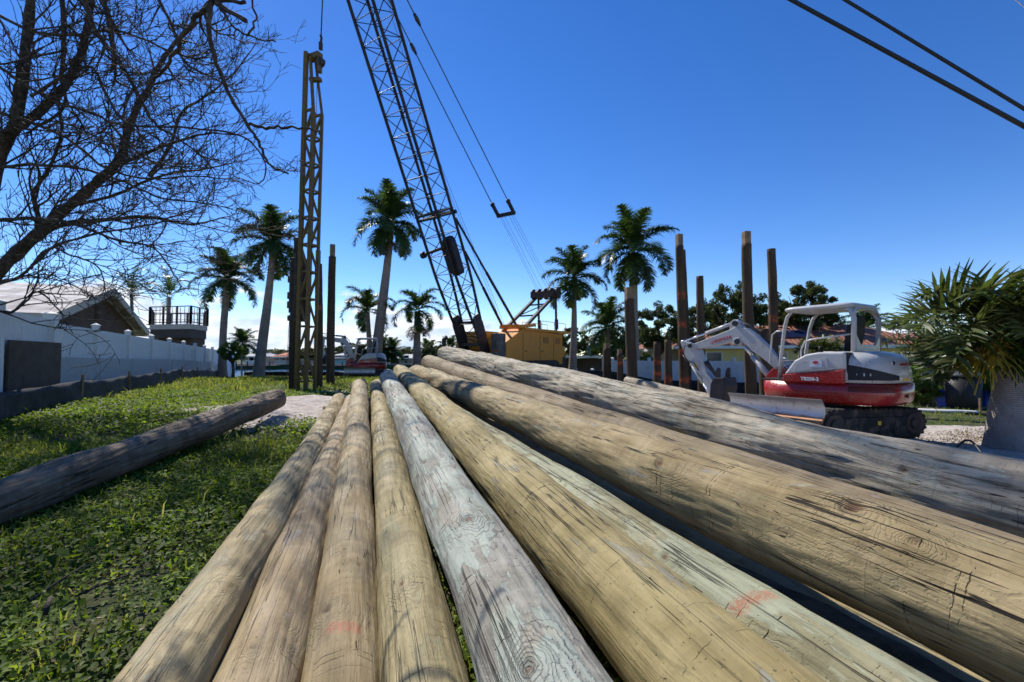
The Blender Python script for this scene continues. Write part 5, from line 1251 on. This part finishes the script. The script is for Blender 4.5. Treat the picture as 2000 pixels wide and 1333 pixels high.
# bottle palms on the right
def bottle_palm(px, ybase, Y, r0, h, L, label, nf, seed, aim=None, big=True, z_base=None):
    x = (px - 1000) / FPX * Y; b = V3(x, Y, gzf(x, Y) if z_base is None else z_base); root = empty('bottle_palm', b, 0, label, 'palm tree', 'bottle palms')
    m = MB(); n = 40; pts = []; rs = []
    for i in range(n + 1):
        t = i / n; pts.append(V3(.10 * t * r0 / .4, 0, -.12 + (h + .12) * t)); rs.append(r0 * (1.02 + .25 * (1 - t) ** 5 + .12 * math.sin(t * 2.6) - .42 * t ** 1.7 + .002 * math.sin(i * 2.4)))
    m.tube(pts, rs, 40); m.build('trunk', M['bottle_trunk'], root)
    m = MB(); m.tube([V3(pts[-1].x, 0, h - .1), V3(pts[-1].x, 0, h + .15), V3(pts[-1].x, 0, h + .6), V3(pts[-1].x + .02, 0, h + 1.0)], [rs[-1] * .95, rs[-1] * .9, rs[-1] * .5, .05], 20); m.build('crownshaft', M['crownshaft'], root)
    rg = np.random.default_rng(seed)
    for k in range(nf):
        if aim and k < len(aim): e, az, dr = aim[k]; e = R(e); az = R(az)
        else: e = R(-10 + 85 * rg.random()); az = k * 2.4 + rg.uniform(-.3, .3); dr = 1.5
        v, q = frond_np(rg, L * rg.uniform(.9, 1.05) * (.68 if e < .35 else 1), e, az, dr, 44 if big else 26, L * .33, width=.05 if big else .04, leaf_drop=.32, vee=1.6)
        link_mesh('frond', mesh_np('frond', v, q, M['palm_leaf_dry'] if k == 7 else M['bottle_leaf']), root, V3(pts[-1].x, 0, h + .35))
    VV = []; QQ = []; off = 0
    for k in range(7 if big else 2):        # flower sprays under the crown
        az = (math.pi + .25, math.pi + .45, 4.4, 4.9, 5.4, 4.0, 3.6)[k]; c0 = np.array([pts[-1].x + math.cos(az) * (rs[-1] * .9 + (.38 if big and k < 2 else 0)), math.sin(az) * rs[-1] * .9, h + .05 + .12 * (k % 3)])
        for j in range(150):
            d = np.array([math.cos(az), math.sin(az), .15]) + rg.normal(0, .55, 3); d /= np.linalg.norm(d); l_ = rg.uniform(.25, .62) * (1 if big else .7)
            m1 = c0 + d * l_ * .6; m2 = m1 + (d * .4 - np.array([0, 0, .25])) * l_; w = np.cross(d, [0, 0, 1.]); w = w / (np.linalg.norm(w) + 1e-6) * .007
            VV.append(np.array([c0 - w, c0 + w, m1 + w, m1 - w, m2 + w, m2 - w])); QQ.append(np.array([[0, 1, 2, 3], [3, 2, 4, 5]]) + off); off += 6
    link_mesh('flower_spray', mesh_np('flower_spray', np.concatenate(VV[:300]), np.concatenate(QQ[:300]), M['flower']), root)
    if big: link_mesh('dark_fruit_spray', mesh_np('dark_fruit_spray', np.concatenate(VV[300:]), np.concatenate(QQ[300:]) - 1800, M['palm_leaf']), root)
    return root
aim = [(50, 178, 2.3), (42, 200, 2.2), (52, 150, 2.2), (45, 225, 2.2), (55, 250, 2.0), (50, 120, 2.0), (48, 0, 2.0), (50, 300, 2.0), (60, 60, 1.8), (12, 160, 1.5), (0, 130, 1.5), (58, 275, 1.9), (-8, 170, 1.2), (62, 205, 1.9), (66, 165, 1.9), (25, 195, 1.9)]
bottle_palm(1982, 872, 7.5, .36, 1.40, 1.95, 'large bottle palm with swollen grey trunk and yellow flower sprays at the right edge', 16, 5, aim)
bottle_palm(1808, 740, 14.6, .17, 1.50, 1.45, 'smaller bottle palm behind the excavator tail among the shrubs', 11, 6, None, False, .0)
# spiky shrub palm behind the excavator cab
bottle_palm(1607, 720, 17.0, .14, 1.35, .95, 'small spiky palm seen through the excavator canopy in front of the yellow house', 22, 7, None, False, .0)

# ------------------------------------------------------------------ broadleaf trees and shrubs
def leaf_cloud(name, seed, nclump, nleaf, rx, ry, rz, mat, size=.10, cs=.5, hollow=.55, flat=.0):
    rg = np.random.default_rng(seed); c = rg.normal(0, 1, (nclump, 3)); c /= np.linalg.norm(c, axis=1)[:, None]; rr = rg.uniform(hollow, 1, nclump) ** .7
    c = c * rr[:, None] * np.array([rx, ry, rz]); c[:, 2] = np.where(c[:, 2] < 0, c[:, 2] * (1 - flat), c[:, 2])
    cs_ = cs * rg.uniform(.55, 1.3, nclump); n = nclump * nleaf; idx = np.repeat(np.arange(nclump), nleaf)
    o = rg.normal(0, 1, (n, 3)); o /= np.linalg.norm(o, axis=1)[:, None]; o *= (rg.random(n) ** .45)[:, None]
    p = c[idx] + o * cs_[idx][:, None] * np.array([1, 1, .7]); a = rg.normal(0, 1, (n, 3)); a[:, 2] *= .6; a /= np.linalg.norm(a, axis=1)[:, None]; b = np.cross(a, rg.normal(0, 1, (n, 3))); b /= np.linalg.norm(b, axis=1)[:, None]
    s = size * rg.uniform(.6, 1.4, n)[:, None]
    V = np.stack([p - a * s, p + b * s * .45, p + a * s, p - b * s * .45], 1).reshape(-1, 3); Q = np.arange(n * 4).reshape(-1, 4)
    return mesh_np(name, V, Q, mat), c
OAK = [leaf_cloud('oak_crown', 400 + i, 120, 190, 1, 1, .8, M['oak_leaf'], size=.034, cs=.15, hollow=.35, flat=.3) for i in range(3)]
def tree(px, Y, ytop, ybot, wpx, label, k=0, zb=0., group='broadleaf trees', mat=None, stems=7, cat='tree', name='oak_tree'):
    b = gp(px, Y); b.z = zb; zt = at(px, ytop, Y).z; zl = at(px, ybot, Y).z; W_ = wpx * Y / FPX
    root = empty(name, b, 0, label, cat, group); cz = (zt + zl) / 2 - b.z; rz = (zt - zl) / 2; me, cc = OAK[k]
    m = MB(); r0 = max(.08, W_ * .025); fork = V3(0, 0, max(.4, cz - rz * .9)); m.tube([V3(0, 0, -.1), fork * .5 + V3(.05, 0, 0), fork], [r0 * 1.4, r0, r0 * .9], 10)
    rg = random.Random(px)
    for j in range(stems + 5):
        c = cc[(j * 5) % len(cc)]; q = V3(c[0] * W_ / 2, c[1] * W_ / 2, cz + c[2] * rz / .8)
        m.tube([fork, fork.lerp(q, .45) + V3(rg.uniform(-.2, .2), rg.uniform(-.2, .2), rg.uniform(0, .3)) * W_ * .12, q], [r0 * .7, r0 * .4, r0 * .12], 6)
    m.build('trunk', M['oak_bark'], root)
    c = link_mesh('crown', me if mat is None else me.copy(), root, V3(0, 0, cz)); c.scale = (W_ / 2, W_ / 2, rz / .8); c.rotation_euler.z = px * .37
    if mat is not None: c.data.materials[0] = M[mat]
    return root
TR = [(1288, 36, 590, 700, 112, 'oak with open branching seen between the crane palm and the tallest pile'), (1437, 34, 545, 690, 112, 'tall dark oak behind the excavator boom'), (1573, 36, 552, 672, 128, 'spreading dark oak directly behind the excavator canopy'),
      (1375, 38, 585, 690, 90, 'dark oak between the orange marked pile and the boom'), (1500, 40, 575, 690, 100, 'dark oak between the two thick tall piles and canopy'), (1118, 38, 640, 700, 66, 'round green tree behind the pale trunk of the crane palm'),
      (1060, 42, 660, 712, 60, 'green tree partly hidden by the orange crane house'), (1205, 40, 640, 712, 70, 'bushy tree behind the short driven piles'), (1160, 44, 655, 706, 50, 'small dark tree between carport and short palm'),
      (700, 84 + 12, 668, 704, 60, 'dark tree across the canal behind the small excavator'), (848, 90, 668, 706, 50, 'rounded tree across the canal beside the crane foot'), (600, 98, 680, 705, 60, 'dark tree across the canal behind the yellow tower'),
      (505, 105, 684, 704, 46, 'dark tree across the canal beside the left palm trunk'), (550, 112, 682, 700, 60, 'tree above the orange roof across the canal'), (655, 108, 676, 702, 44, 'tree behind the turquoise house across the canal'),
      (790, 110, 680, 702, 50, 'tree behind the pale house across the canal'), (905, 96, 676, 706, 60, 'tree across the canal hidden partly by the boom foot'), (970, 100, 680, 706, 70, 'tree across the canal behind the crane')]
for i, (px, Y, yt, yb, w, lab) in enumerate(TR): tree(px, Y, yt, yb, w, lab, i % 3, 0. )
tree(455, 24.5, 665, 712, 50, 'bright green young tree at the canal end of the white fence', 1, .2, 'shrubs', 'bright_leaf', name='young_tree')
SH = [(1800, 14.3, 700, 800, 120, 'dense shrub right behind the tail of the red excavator'), (1935, 14.2, 705, 800, 130, 'dense shrub filling the gap between the black bin and the bottle palm trunk'), (1745, 16.8, 705, 760, 90, 'shrub showing above the engine hood of the excavator'), (1826, 15.5, 690, 775, 95, 'leafy shrub behind the excavator tail'), (1860, 14.5, 722, 790, 110, 'green shrub just left of the black trash bin'), (1905, 15.0, 712, 790, 120, 'green shrub directly behind the black trash bin'), (1960, 16.0, 700, 790, 130, 'green shrub behind the large bottle palm trunk'),
      (1790, 17, 715, 770, 80, 'low shrub between the excavator tail and the yellow house'), (1262, 27, 690, 745, 36, 'bright shrub between the thick pile and the short round pile'), (1235, 28, 695, 740, 40, 'bright shrub behind the thick pile'), (1990, 13, 740, 800, 60, 'shrub at the far right edge behind the palm trunk')]
for i, (px, Y, yt, yb, w, lab) in enumerate(SH): tree(px, Y, yt, yb, w, lab, i % 3, gzf((px - 1000) / FPX * Y, Y), 'shrubs', 'bright_leaf', name='shrub', cat='shrub')
me, _ = leaf_cloud('far_treeline', 77, 300, 60, 60, 3, 1.9, M['oak_leaf'], size=.5, cs=1.5, hollow=.0, flat=.4)
o = link_mesh('far_treeline', me, None, (-35, 125, 2.0)); tag(o, 'continuous band of trees beyond the canal houses', None, None, 'stuff')
me, _ = leaf_cloud('far_treeline', 78, 300, 60, 50, 3, 2.2, M['oak_leaf'], size=.4, cs=1.5, hollow=.0, flat=.4)
o = link_mesh('far_treeline', me, None, (48, 62, 1.6)); tag(o, 'continuous band of trees beyond the yellow houses', None, None, 'stuff')

# ------------------------------------------------------------------ bins, hose, odds and ends on the right
p = gp(1878, 13.2); root = empty('trash_bin', p, 0, 'large round black bin with a domed lid by the shrubs', 'bin')
m = MB(); m.tube([V3(0, 0, 0), V3(0, 0, .04), V3(0, 0, .95)], [.34, .37, .42], 32); m.build('body', M['black_plastic'], root)
m = MB(); m.tube([V3(0, 0, .93), V3(0, 0, .98), V3(0, 0, 1.04), V3(0, 0, 1.08)], [.46, .46, .34, .08], 32); m.build('lid', worn('grey_black_lid', (.05, .06, .07), .6, spec=.3), root)
m = MB(); m.beam((-.47, -.08, .7), (-.47, .08, .7), .03); m.build('handle', M['black_plastic'], root)
for px, Y, lab, w in ((1842, 13.6, 'blue plastic crate standing left of the black bin', .30), (1918, 13.9, 'blue plastic crate on the right of the black bin', .38)):
    p = gp(px, Y); root = empty('blue_crate', p, .2, lab, 'crate', 'blue crates')
    m = MB(); m.loft([[V3(x * k, y * k, z) for x, y in ((-w / 2, -w / 2), (w / 2, -w / 2), (w / 2, w / 2), (-w / 2, w / 2))] for z, k in ((0, .85), (.5, 1.0))], False); m.build('tub', M['blue_plastic'], root, bevel=.02)
    m = MB(); m.box((0, 0, .5), (w * 1.12, w * 1.12, .04)); m.build('rim', M['blue_plastic'], root, bevel=.01)
for px, Y, h, tl, lab in ((1910, 12.3, .45, .0, 'upright timber stake right of the black bin'), (1932, 12.5, .50, .55, 'tilted timber stake leaning beside the bottle palm trunk')):
    p = gp(px, Y); m = MB(); m.box((0, 0, h / 2 - .05), (.06, .03, h)); m.add([(-.03, -.015, -.05), (.03, -.015, -.05), (.03, .015, -.05), (-.03, .015, -.05), (0, 0, -.16)], [(0, 1, 4), (1, 2, 4), (2, 3, 4), (3, 0, 4)])
    o = m.build('timber_stake', M['stake'], None, p); o.rotation_euler = (0, tl, .3); tag(o, lab, 'stake', 'timber stakes')
def gline(pts, r, mat, name, label, cat, lift=0.):
    P = [V3(x, y, gzf(x, y) + r + lift) for x, y in pts]; Q = []
    for i in range(len(P) - 1):
        for k in range(8):
            q = P[i].lerp(P[i + 1], k / 8); q.z = gzf(q.x, q.y) + r + lift; Q.append(q)
    Q.append(P[-1]); o_ = Q[0].copy(); m = MB(); m.tube([q - o_ for q in Q], r, 8); o = m.build(name, mat, None, o_); return tag(o, label, cat)
gxy = lambda px, Y: ((px - 1000) / FPX * Y, Y)
gline([gxy(1760, 12.9), gxy(1800, 12.6), gxy(1860, 12.2), gxy(1905, 12.0)], .045, M['white_paint'], 'white_pipe', 'white plastic pipe lying on the grass behind the excavator', 'pipe')
gline([gxy(1880, 11.9), gxy(1930, 11.6), gxy(1990, 11.3)], .04, M['hose'], 'black_pipe', 'thick black pipe lying on the grass left of the bottle palm trunk', 'pipe')
def rock(p, s, label, seed):
    rg = random.Random(seed); m = MB(); m.ball((0, 0, 0), 1, 14, 9, (s, s * .8, s * .55)); m.v = [tuple(Vector(v) * (1 + .16 * math.sin(v[0] * 9 / s * .4 + seed) * math.cos(v[1] * 7 / s * .5 + v[2] * 5 / s))) for v in m.v]
    o = m.build('rock', M['concrete'], None, (p.x, p.y, p.z + s * .25)); return tag(o, label, 'rock')
rock(gp(1353, 15.6), .30, 'pale rock on the sand beside the orange marked pile', 3)
pts = []
for i in range(40):
    t = i / 39; px = 1843 + 190 * t; Y = 7.1 - 1.3 * t + .15 * math.sin(t * 9); x, y = gxy(px, Y); pts.append(V3(x, y, gzf(x, y) + .02 + .22 * math.sin(math.pi * min(t * 2.2, 1)) ** 2))
m = MB(); o_ = pts[0].copy(); m.tube([p - o_ for p in pts], .016, 8); tag(m.build('garden_hose', M['hose'], None, o_), 'black hose looping over the mulch in front of the bottle palm', 'hose')
# overhead cables
def cable(a, b, r, label, ya, yb):
    A, B_ = at(*a, ya), at(*b, yb); d = B_ - A; A2, B2 = A - d * 4.5, B_ + d * 1.2; m = MB(); n = 40
    m.tube([A2.lerp(B2, i / n) - A2 for i in range(n + 1)], r, 8); o = m.build('overhead_cable', M['hose'], None, A2); return tag(o, label, 'cable', 'overhead cables')
cable((1545, 0), (2000, 247), .031, 'thicker lower black overhead cable crossing the upper right sky', 7.2, 6.2)
cable((1650, 0), (2000, 213), .026, 'thinner upper black overhead cable crossing the upper right sky', 7.6, 6.8)
cable((1983, 0), (2000, 14), .006, 'hair thin wire cutting the very top right corner of the sky', 8.0, 7.8)

# ------------------------------------------------------------------ bare tree
def bare_tree():
    rt = random.Random(5); root = empty('bare_tree', (-10.6, 8.7, gzf(-10.6, 8.7)), 0, 'leafless tree with a tangle of bare branches filling the upper left', 'tree'); o = Vector(root.location)
    limbs = [  # pixels x, y, distance ; start / end radius px
     ([(-130, 700, 4.8), (-80, 620, 4.9), (0, 525, 5.0), (60, 470, 5.0), (110, 425, 5.0), (180, 365, 5.0), (235, 310, 5.0), (252, 245, 5.0), (285, 180, 5.1), (315, 120, 5.2), (350, 75, 5.3), (405, 5, 5.4)], 24, 4, 14),
     ([(-110, 660, 4.8), (-60, 520, 4.6), (0, 300, 4.5), (30, 240, 4.4), (48, 120, 4.3), (60, -10, 4.2)], 26, 13, 10),
     ([(-40, 400, 4.6), (20, 265, 4.5), (70, 225, 4.5), (125, 170, 4.5), (155, 110, 4.4), (172, 50, 4.4), (180, -20, 4.3)], 15, 9, 9),
     ([(175, 370, 5.0), (205, 335, 4.9), (260, 310, 4.8), (330, 282, 4.7), (400, 262, 4.6), (450, 262, 4.6)], 9, 2, 10),
     ([(50, 475, 5.0), (120, 440, 5.2), (200, 430, 5.3), (290, 425, 5.4), (370, 438, 5.4), (430, 428, 5.4)], 10, 2, 12),
     ([(70, 465, 5.0), (75, 420, 4.8), (65, 380, 4.6), (95, 330, 4.5), (120, 260, 4.4), (110, 190, 4.3)], 9, 3, 8),
     ([(0, 430, 4.6), (80, 428, 4.7), (150, 440, 4.8), (230, 470, 4.8), (300, 485, 4.8), (345, 545, 4.8)], 7, 2, 9),
     ([(-20, 330, 4.2), (60, 322, 4.3), (160, 330, 4.5), (240, 355, 4.6), (310, 385, 4.7), (380, 395, 4.7), (440, 405, 4.7)], 6, 2, 10),
     ([(-30, 210, 4.0), (60, 240, 4.1), (130, 270, 4.2), (210, 330, 4.3), (290, 350, 4.4), (370, 345, 4.4), (440, 350, 4.4)], 6, 2, 10),
     ([(160, -20, 4.0), (185, 60, 4.0), (222, 105, 4.1), (262, 170, 4.1), (300, 240, 4.2), (340, 265, 4.2), (390, 302, 4.2)], 8, 3, 6),
     ([(120, -30, 4.2), (125, 60, 4.2), (122, 150, 4.3), (125, 210, 4.3), (70, 250, 4.4)], 8, 4, 5),
     ([(190, -20, 4.1), (212, 30, 4.1), (222, 105, 4.1)], 9, 8, 3),
     ([(60, 190, 3.9), (170, 130, 4.0), (210, 190, 4.0), (252, 243, 4.0), (350, 248, 4.1), (460, 262, 4.2), (505, 295, 4.2), (520, 335, 4.2), (505, 359, 4.2), (470, 350, 4.2)], 5, 1.6, 6),
     ([(510, -40, 3.3), (430, -5, 3.3), (411, 8, 3.3), (408, 50, 3.3), (420, 110, 3.35), (450, 190, 3.4), (484, 244, 3.4), (508, 285, 3.4), (530, 325, 3.4), (565, 339, 3.4)], 7, 2, 0),
     ([(484, 244, 3.4), (520, 249, 3.4), (560, 249, 3.4), (612, 254, 3.4), (625, 262, 3.4)], 4, 1.8, 0),
     ([(411, 8, 3.3), (380, 40, 3.4), (350, 85, 3.5), (330, 120, 3.7), (300, 160, 3.9)], 6, 3, 5),
     ([(420, 5, 3.3), (478, 42, 3.25)], 6, 5, 0), ([(415, 0, 3.3), (477, 5, 3.25)], 5, 4, 0),
     ([(425, 8, 3.3), (450, 45, 3.25), (482, 70, 3.2), (537, 81, 3.2)], 3, 1.5, 0), ([(482, 70, 3.2), (500, 40, 3.2), (490, 0, 3.2), (480, -20, 3.2)], 2.5, 2, 0),
     ([(300, -20, 4.6), (340, 60, 4.7), (360, 120, 4.8), (410, 150, 4.9), (440, 165, 4.9)], 6, 2, 7),
     ([(290, 345, 5.0), (330, 290, 5.1), (355, 220, 5.2), (400, 190, 5.3), (450, 150, 5.3), (490, 100, 5.3)], 6, 2, 9),
     ([(150, 400, 5.2), (230, 380, 5.4), (310, 345, 5.5), (400, 330, 5.6), (450, 320, 5.6)], 6, 2, 9),
     ([(60, 525, 4.6), (110, 480, 4.6), (200, 455, 4.6), (290, 440, 4.6), (350, 432, 4.6), (450, 455, 4.6)], 5, 1.6, 9),
     ([(-20, 560, 4.2), (40, 540, 4.2), (95, 485, 4.3), (140, 500, 4.3), (190, 520, 4.4), (205, 560, 4.4)], 5, 1.6, 8),
     ([(-30, 600, 3.9), (20, 610, 3.9), (50, 590, 3.9), (75, 570, 4.0), (115, 605, 4.0)], 5, 2, 6),
     ([(-20, 120, 3.8), (40, 160, 3.9), (110, 200, 4.0), (200, 230, 4.1), (260, 290, 4.2), (320, 330, 4.2)], 6, 2, 9),
     ([(-20, 20, 3.9), (60, 60, 4.0), (140, 70, 4.1), (230, 60, 4.2), (330, 100, 4.4), (400, 120, 4.5)], 6, 2, 9),
    ]
    mb = MB(); tw = MB(); cnt = [0]
    def smooth(P, n=5):
        Q = []
        for i in range(len(P) - 1):
            p0, p1, p2, p3 = P[max(i - 1, 0)], P[i], P[i + 1], P[min(i + 2, len(P) - 1)]
            for k in range(n):
                t = k / n; Q.append(.5 * ((2 * p1) + (p2 - p0) * t + (2 * p0 - 5 * p1 + 4 * p2 - p3) * t * t + (3 * p1 - p0 - 3 * p2 + p3) * t ** 3))
        Q.append(P[-1]); return Q
    def twig(p, d, L, r, lv):
        n = 7 if lv < 3 else 5; pts = [p]; q = p.copy(); dd = d.normalized(); cur = V3(rt.uniform(-1, 1), rt.uniform(-1, 1), rt.uniform(-.3, 1.1)) * rt.uniform(.10, .30)
        for i in range(n):
            dd = (dd + cur * .8 + V3(rt.gauss(0, .10), rt.gauss(0, .10), rt.gauss(0, .10))).normalized(); q = q + dd * (L / n); pts.append(q.copy())
        tw.tube([x - o for x in pts], [max(.0048 if p.y > 4 else .0026, r * (1 - .75 * i / n)) for i in range(n + 1)], 5 if lv < 2 else 4, False)
        if lv >= 4 or (lv == 3 and rt.random() < .35): return
        kids = (0, 4, 3, 2)[lv]
        for k in range(kids):
            f = rt.uniform(.25, .97); i = min(int(f * n), n - 1); b = pts[i].lerp(pts[i + 1], f * n - i); t_ = (pts[i + 1] - pts[i]).normalized()
            side = V3(rt.gauss(0, 1), rt.gauss(0, 1), rt.gauss(0, 1)); side = (side - t_ * side.dot(t_)).normalized(); dn = (t_ * rt.uniform(.5, 1.1) + side * rt.uniform(.5, 1.) + V3(.10, 0, .12))
            twig(b, dn, L * rt.uniform(.42, .68), r * .58, lv + 1)
    for P, r0, r1, nb_ in limbs:
        far_ = 1.0 if (P[0][2] < 3.45 and P[0][0] > 400) else 1.88
        W_ = [at(x, y, Y * far_) for x, y, Y in P]; Q = smooth(W_); n = len(Q); dm = [W_[0].y, W_[-1].y]
        rr = [(r0 + (r1 - r0) * i / (n - 1)) * (.58 if far_ > 1 else .85) * (Q[i].y / FPX) * (1 + .10 * math.sin(i * 1.7 + r0)) for i in range(n)]
        Q = [q + V3(rt.gauss(0, 1), rt.gauss(0, 1), rt.gauss(0, 1)) * .006 for q in Q]; mb.tube([q - o for q in Q], rr, 12 if r0 > 8 else 8)
        nb_ = int(nb_ * (1.3 if P[-1][0] < 420 else .9) + .5)
        for k in range(nb_):
            f = (k + rt.uniform(.3, 1)) / (nb_ + .3); i = min(int(f * (n - 1)), n - 2); b = Q[i]; t_ = (Q[i + 1] - Q[i]).normalized()
            side = V3(rt.gauss(0, .8), rt.gauss(0, 1), rt.gauss(0, 1)); side = (side - t_ * side.dot(t_)).normalized()
            L = rt.uniform(.45, .95) * (1.65 if b.y > 4 else .5) * (.55 if b.x / b.y > -.60 else 1)
            twig(b, t_ * rt.uniform(.6, 1.2) + side * rt.uniform(.5, 1) + V3(.12, 0, .1), L, min(rr[i] * .45, .018) + .004, 1)
        if nb_: 
            for k in range(2): twig(Q[-1], (Q[-1] - Q[-3]) + V3(rt.gauss(0, .02), rt.gauss(0, .02), rt.gauss(0, .02)), rt.uniform(.3, .6), rr[-1], 2)
    mb.tube([V3(0, 0, -.2), V3(.1, 0, .5), at(-130, 700, 4.8 * 1.88) - o], [.30, .22, .15], 16)
    mb.build('trunk', M['bark'], root); tw.build('crown', M['bark'], root)
    return root
bare_tree()

# ------------------------------------------------------------------ ground cover (one mass)
def scatter(name, label, n, xr, yr, mat, kind, size, seed, keep=None, dens=None):
    rg = np.random.default_rng(seed); x = rg.uniform(*xr, n); y = yr[0] + (yr[1] - yr[0]) * rg.random(n) ** 1.0
    k = (np.abs(x) < 1.22 * y + .3)
    sd = np.zeros(n)
    for (cx, cy, rx, ry, w) in ((-3.75, 8.3, 1.45, 2.3, 1.25), (-4.2, 11.8, 1.8, .9, 1.), (-5.2, 8.0, 1.2, .4, .75), (-2.6, 13, 2, 1.5, .7)):
        sd = np.maximum(sd, w * np.exp(-(((x - cx) / rx) ** 2 + ((y - cy) / ry) ** 2) ** 1.5))
    k &= rg.random(n) > sd * 1.15
    cl_ = smooth_noise(x, y, 2.2, seed + 5) + .6 * smooth_noise(x, y, 6., seed + 6)
    k &= rg.random(n) < np.clip(.56 + .62 * cl_, .08, 1)
    if keep is not None: k &= keep(x, y)
    x, y = x[k], y[k]; n = len(x); z = gz(x, y); hgt_ = np.clip(.5 + .5 * smooth_noise(x, y, 3.1, seed + 9), .1, 1.3)
    s = size * rg.uniform(.6, 1.4, n) * (1 + .05 * np.clip(y, 0, 20)); az = rg.uniform(0, 6.283, n)
    if kind == 'leaf':
        h = rg.uniform(.0, 1, n) ** 1.3 * (.03 + .075 * hgt_); tilt = rg.normal(.15, .42, n); c = np.stack([x, y, z + h + .008], 1)
        f = np.stack([np.cos(az) * np.cos(tilt), np.sin(az) * np.cos(tilt), np.sin(tilt)], 1); r_ = np.stack([-np.sin(az), np.cos(az), rg.normal(0, .25, n)], 1); up = np.array([0, 0, 1.])
        fo = rg.uniform(.05, .35, n)[:, None] * s[:, None]
        A = c - f * s[:, None] * .5; B = c + r_ * s[:, None] * .36 + up * fo; C_ = c + f * s[:, None] * .5; D = c - r_ * s[:, None] * .36 + up * fo
        V = np.stack([A, B, C_, D], 1).reshape(-1, 3); q = np.arange(n * 4).reshape(-1, 4); F = np.concatenate([q[:, [0, 1, 2]], q[:, [0, 2, 3]]])
    else:
        l_ = s * rg.uniform(.7, 1.5, n) * (.5 + .6 * hgt_); ln = rg.uniform(.1, .7, n); d = np.stack([np.cos(az) * ln, np.sin(az) * ln, np.ones(n)], 1); w = np.stack([-np.sin(az), np.cos(az), np.zeros(n)], 1) * (.0035 + .0004 * y)[:, None]
        b0 = np.stack([x, y, z - .01], 1); m1 = b0 + d * (l_ * .55)[:, None]; m2 = m1 + (d * np.array([2.2, 2.2, .55])) * (l_ * .4)[:, None]
        V = np.stack([b0 - w, b0 + w, m1 + w * .8, m1 - w * .8, m2], 1).reshape(-1, 3); q = np.arange(n) [:, None] * 5
        F = [q + np.array([[0, 1, 2, 3]]), q + np.array([[3, 2, 4]])]
    o = link_mesh(name, mesh_np(name, V, F, mat)); return tag(o, label, None, None, 'stuff')
Lx = lambda x, y: (x < 1.0 - .30 * y + .2)
scatter('ground_cover', 'small leaved green ground cover beside the logs', 150000, (-6.5, .8), (1.0, 5.2), M['ground_leaf'], 'leaf', .026, 1, Lx)
scatter('ground_cover', 'green ground cover further back on the lot', 120000, (-12.5, .0), (5.2, 12.5), M['ground_leaf'], 'leaf', .040, 2, Lx)
scatter('grass', 'thin grass blades among the ground cover by the logs', 42000, (-6.5, .8), (1.0, 5.5), M['grass_blade'], 'blade', .095, 3, Lx)
scatter('grass', 'sunlit grass in front of the long white fence', 150000, (-16, 3), (5., 27), M['grass_blade'], 'blade', .075, 4, lambda x, y: x < -1.2 - .05 * y)
scatter('grass', 'sparse grass on the sandy ground round the bottle palm', 16000, (4.5, 17), (5.5, 16), M['grass_blade'], 'blade', .06, 5, lambda x, y: (y > 10.2) | (smooth_noise(x, y, 3, 3) > .75))
scatter('ground_cover', 'larger broad leaved weeds standing among the ground cover', 5000, (-5.5, .6), (1.0, 7.), M['ground_leaf'], 'leaf', .062, 12, lambda x, y: Lx(x, y) & (smooth_noise(x, y, 3.5, 31) > .35))
scatter('grass', 'taller grass tufts by the silt fence and the lone log', 9000, (-11, .5), (1.4, 14), M['grass_blade'], 'blade', .17, 13, lambda x, y: Lx(x, y) & (smooth_noise(x, y, 2.6, 41) > .75))
scatter('dry_litter', 'dry leaf litter and wood chips on the grass', 9000, (-6.5, .8), (1.0, 7.), M['dry_bits'], 'leaf', .020, 6, Lx)
scatter('dry_litter', 'mulch and wood chips round the bottle palm foot', 26000, (4.0, 12), (5.2, 9.), M['dry_bits'], 'leaf', .022, 7, lambda x, y: smooth_noise(x, y, 2, 8) > -.5)
# fallen sticks
for i, (a, b, r_, lab) in enumerate((((55, 1240, 2.05), (165, 1165, 2.35), .006, 'grey stick lying on the ground cover at lower left'), ((405, 1225, 2.0), (445, 1150, 2.2), .007, 'dark twig wedged between the two leftmost logs'), ((85, 1240, 1.95), (98, 1205, 2.05), .012, 'short pale wood splinter on the ground cover'), ((150, 1225, 2.1), (280, 1200, 2.3), .005, 'thin fallen twig beside the leftmost log'), ((385, 840, 6.2), (402, 828, 6.6), .015, 'small broken branch behind the lone brown log'))):
    A = at(a[0], a[1], a[2]); B_ = at(b[0], b[1], b[2]); A.z = gzf(A.x, A.y) + .05; B_.z = gzf(B_.x, B_.y) + .07; mid = (A + B_) / 2 + V3(.02, -.02, .015)
    m = MB(); m.tube([V3(0, 0, 0), mid - A, B_ - A], [r_, r_ * .9, r_ * .5], 7); tag(m.build('fallen_stick', M['bark'], None, A), lab, 'stick')
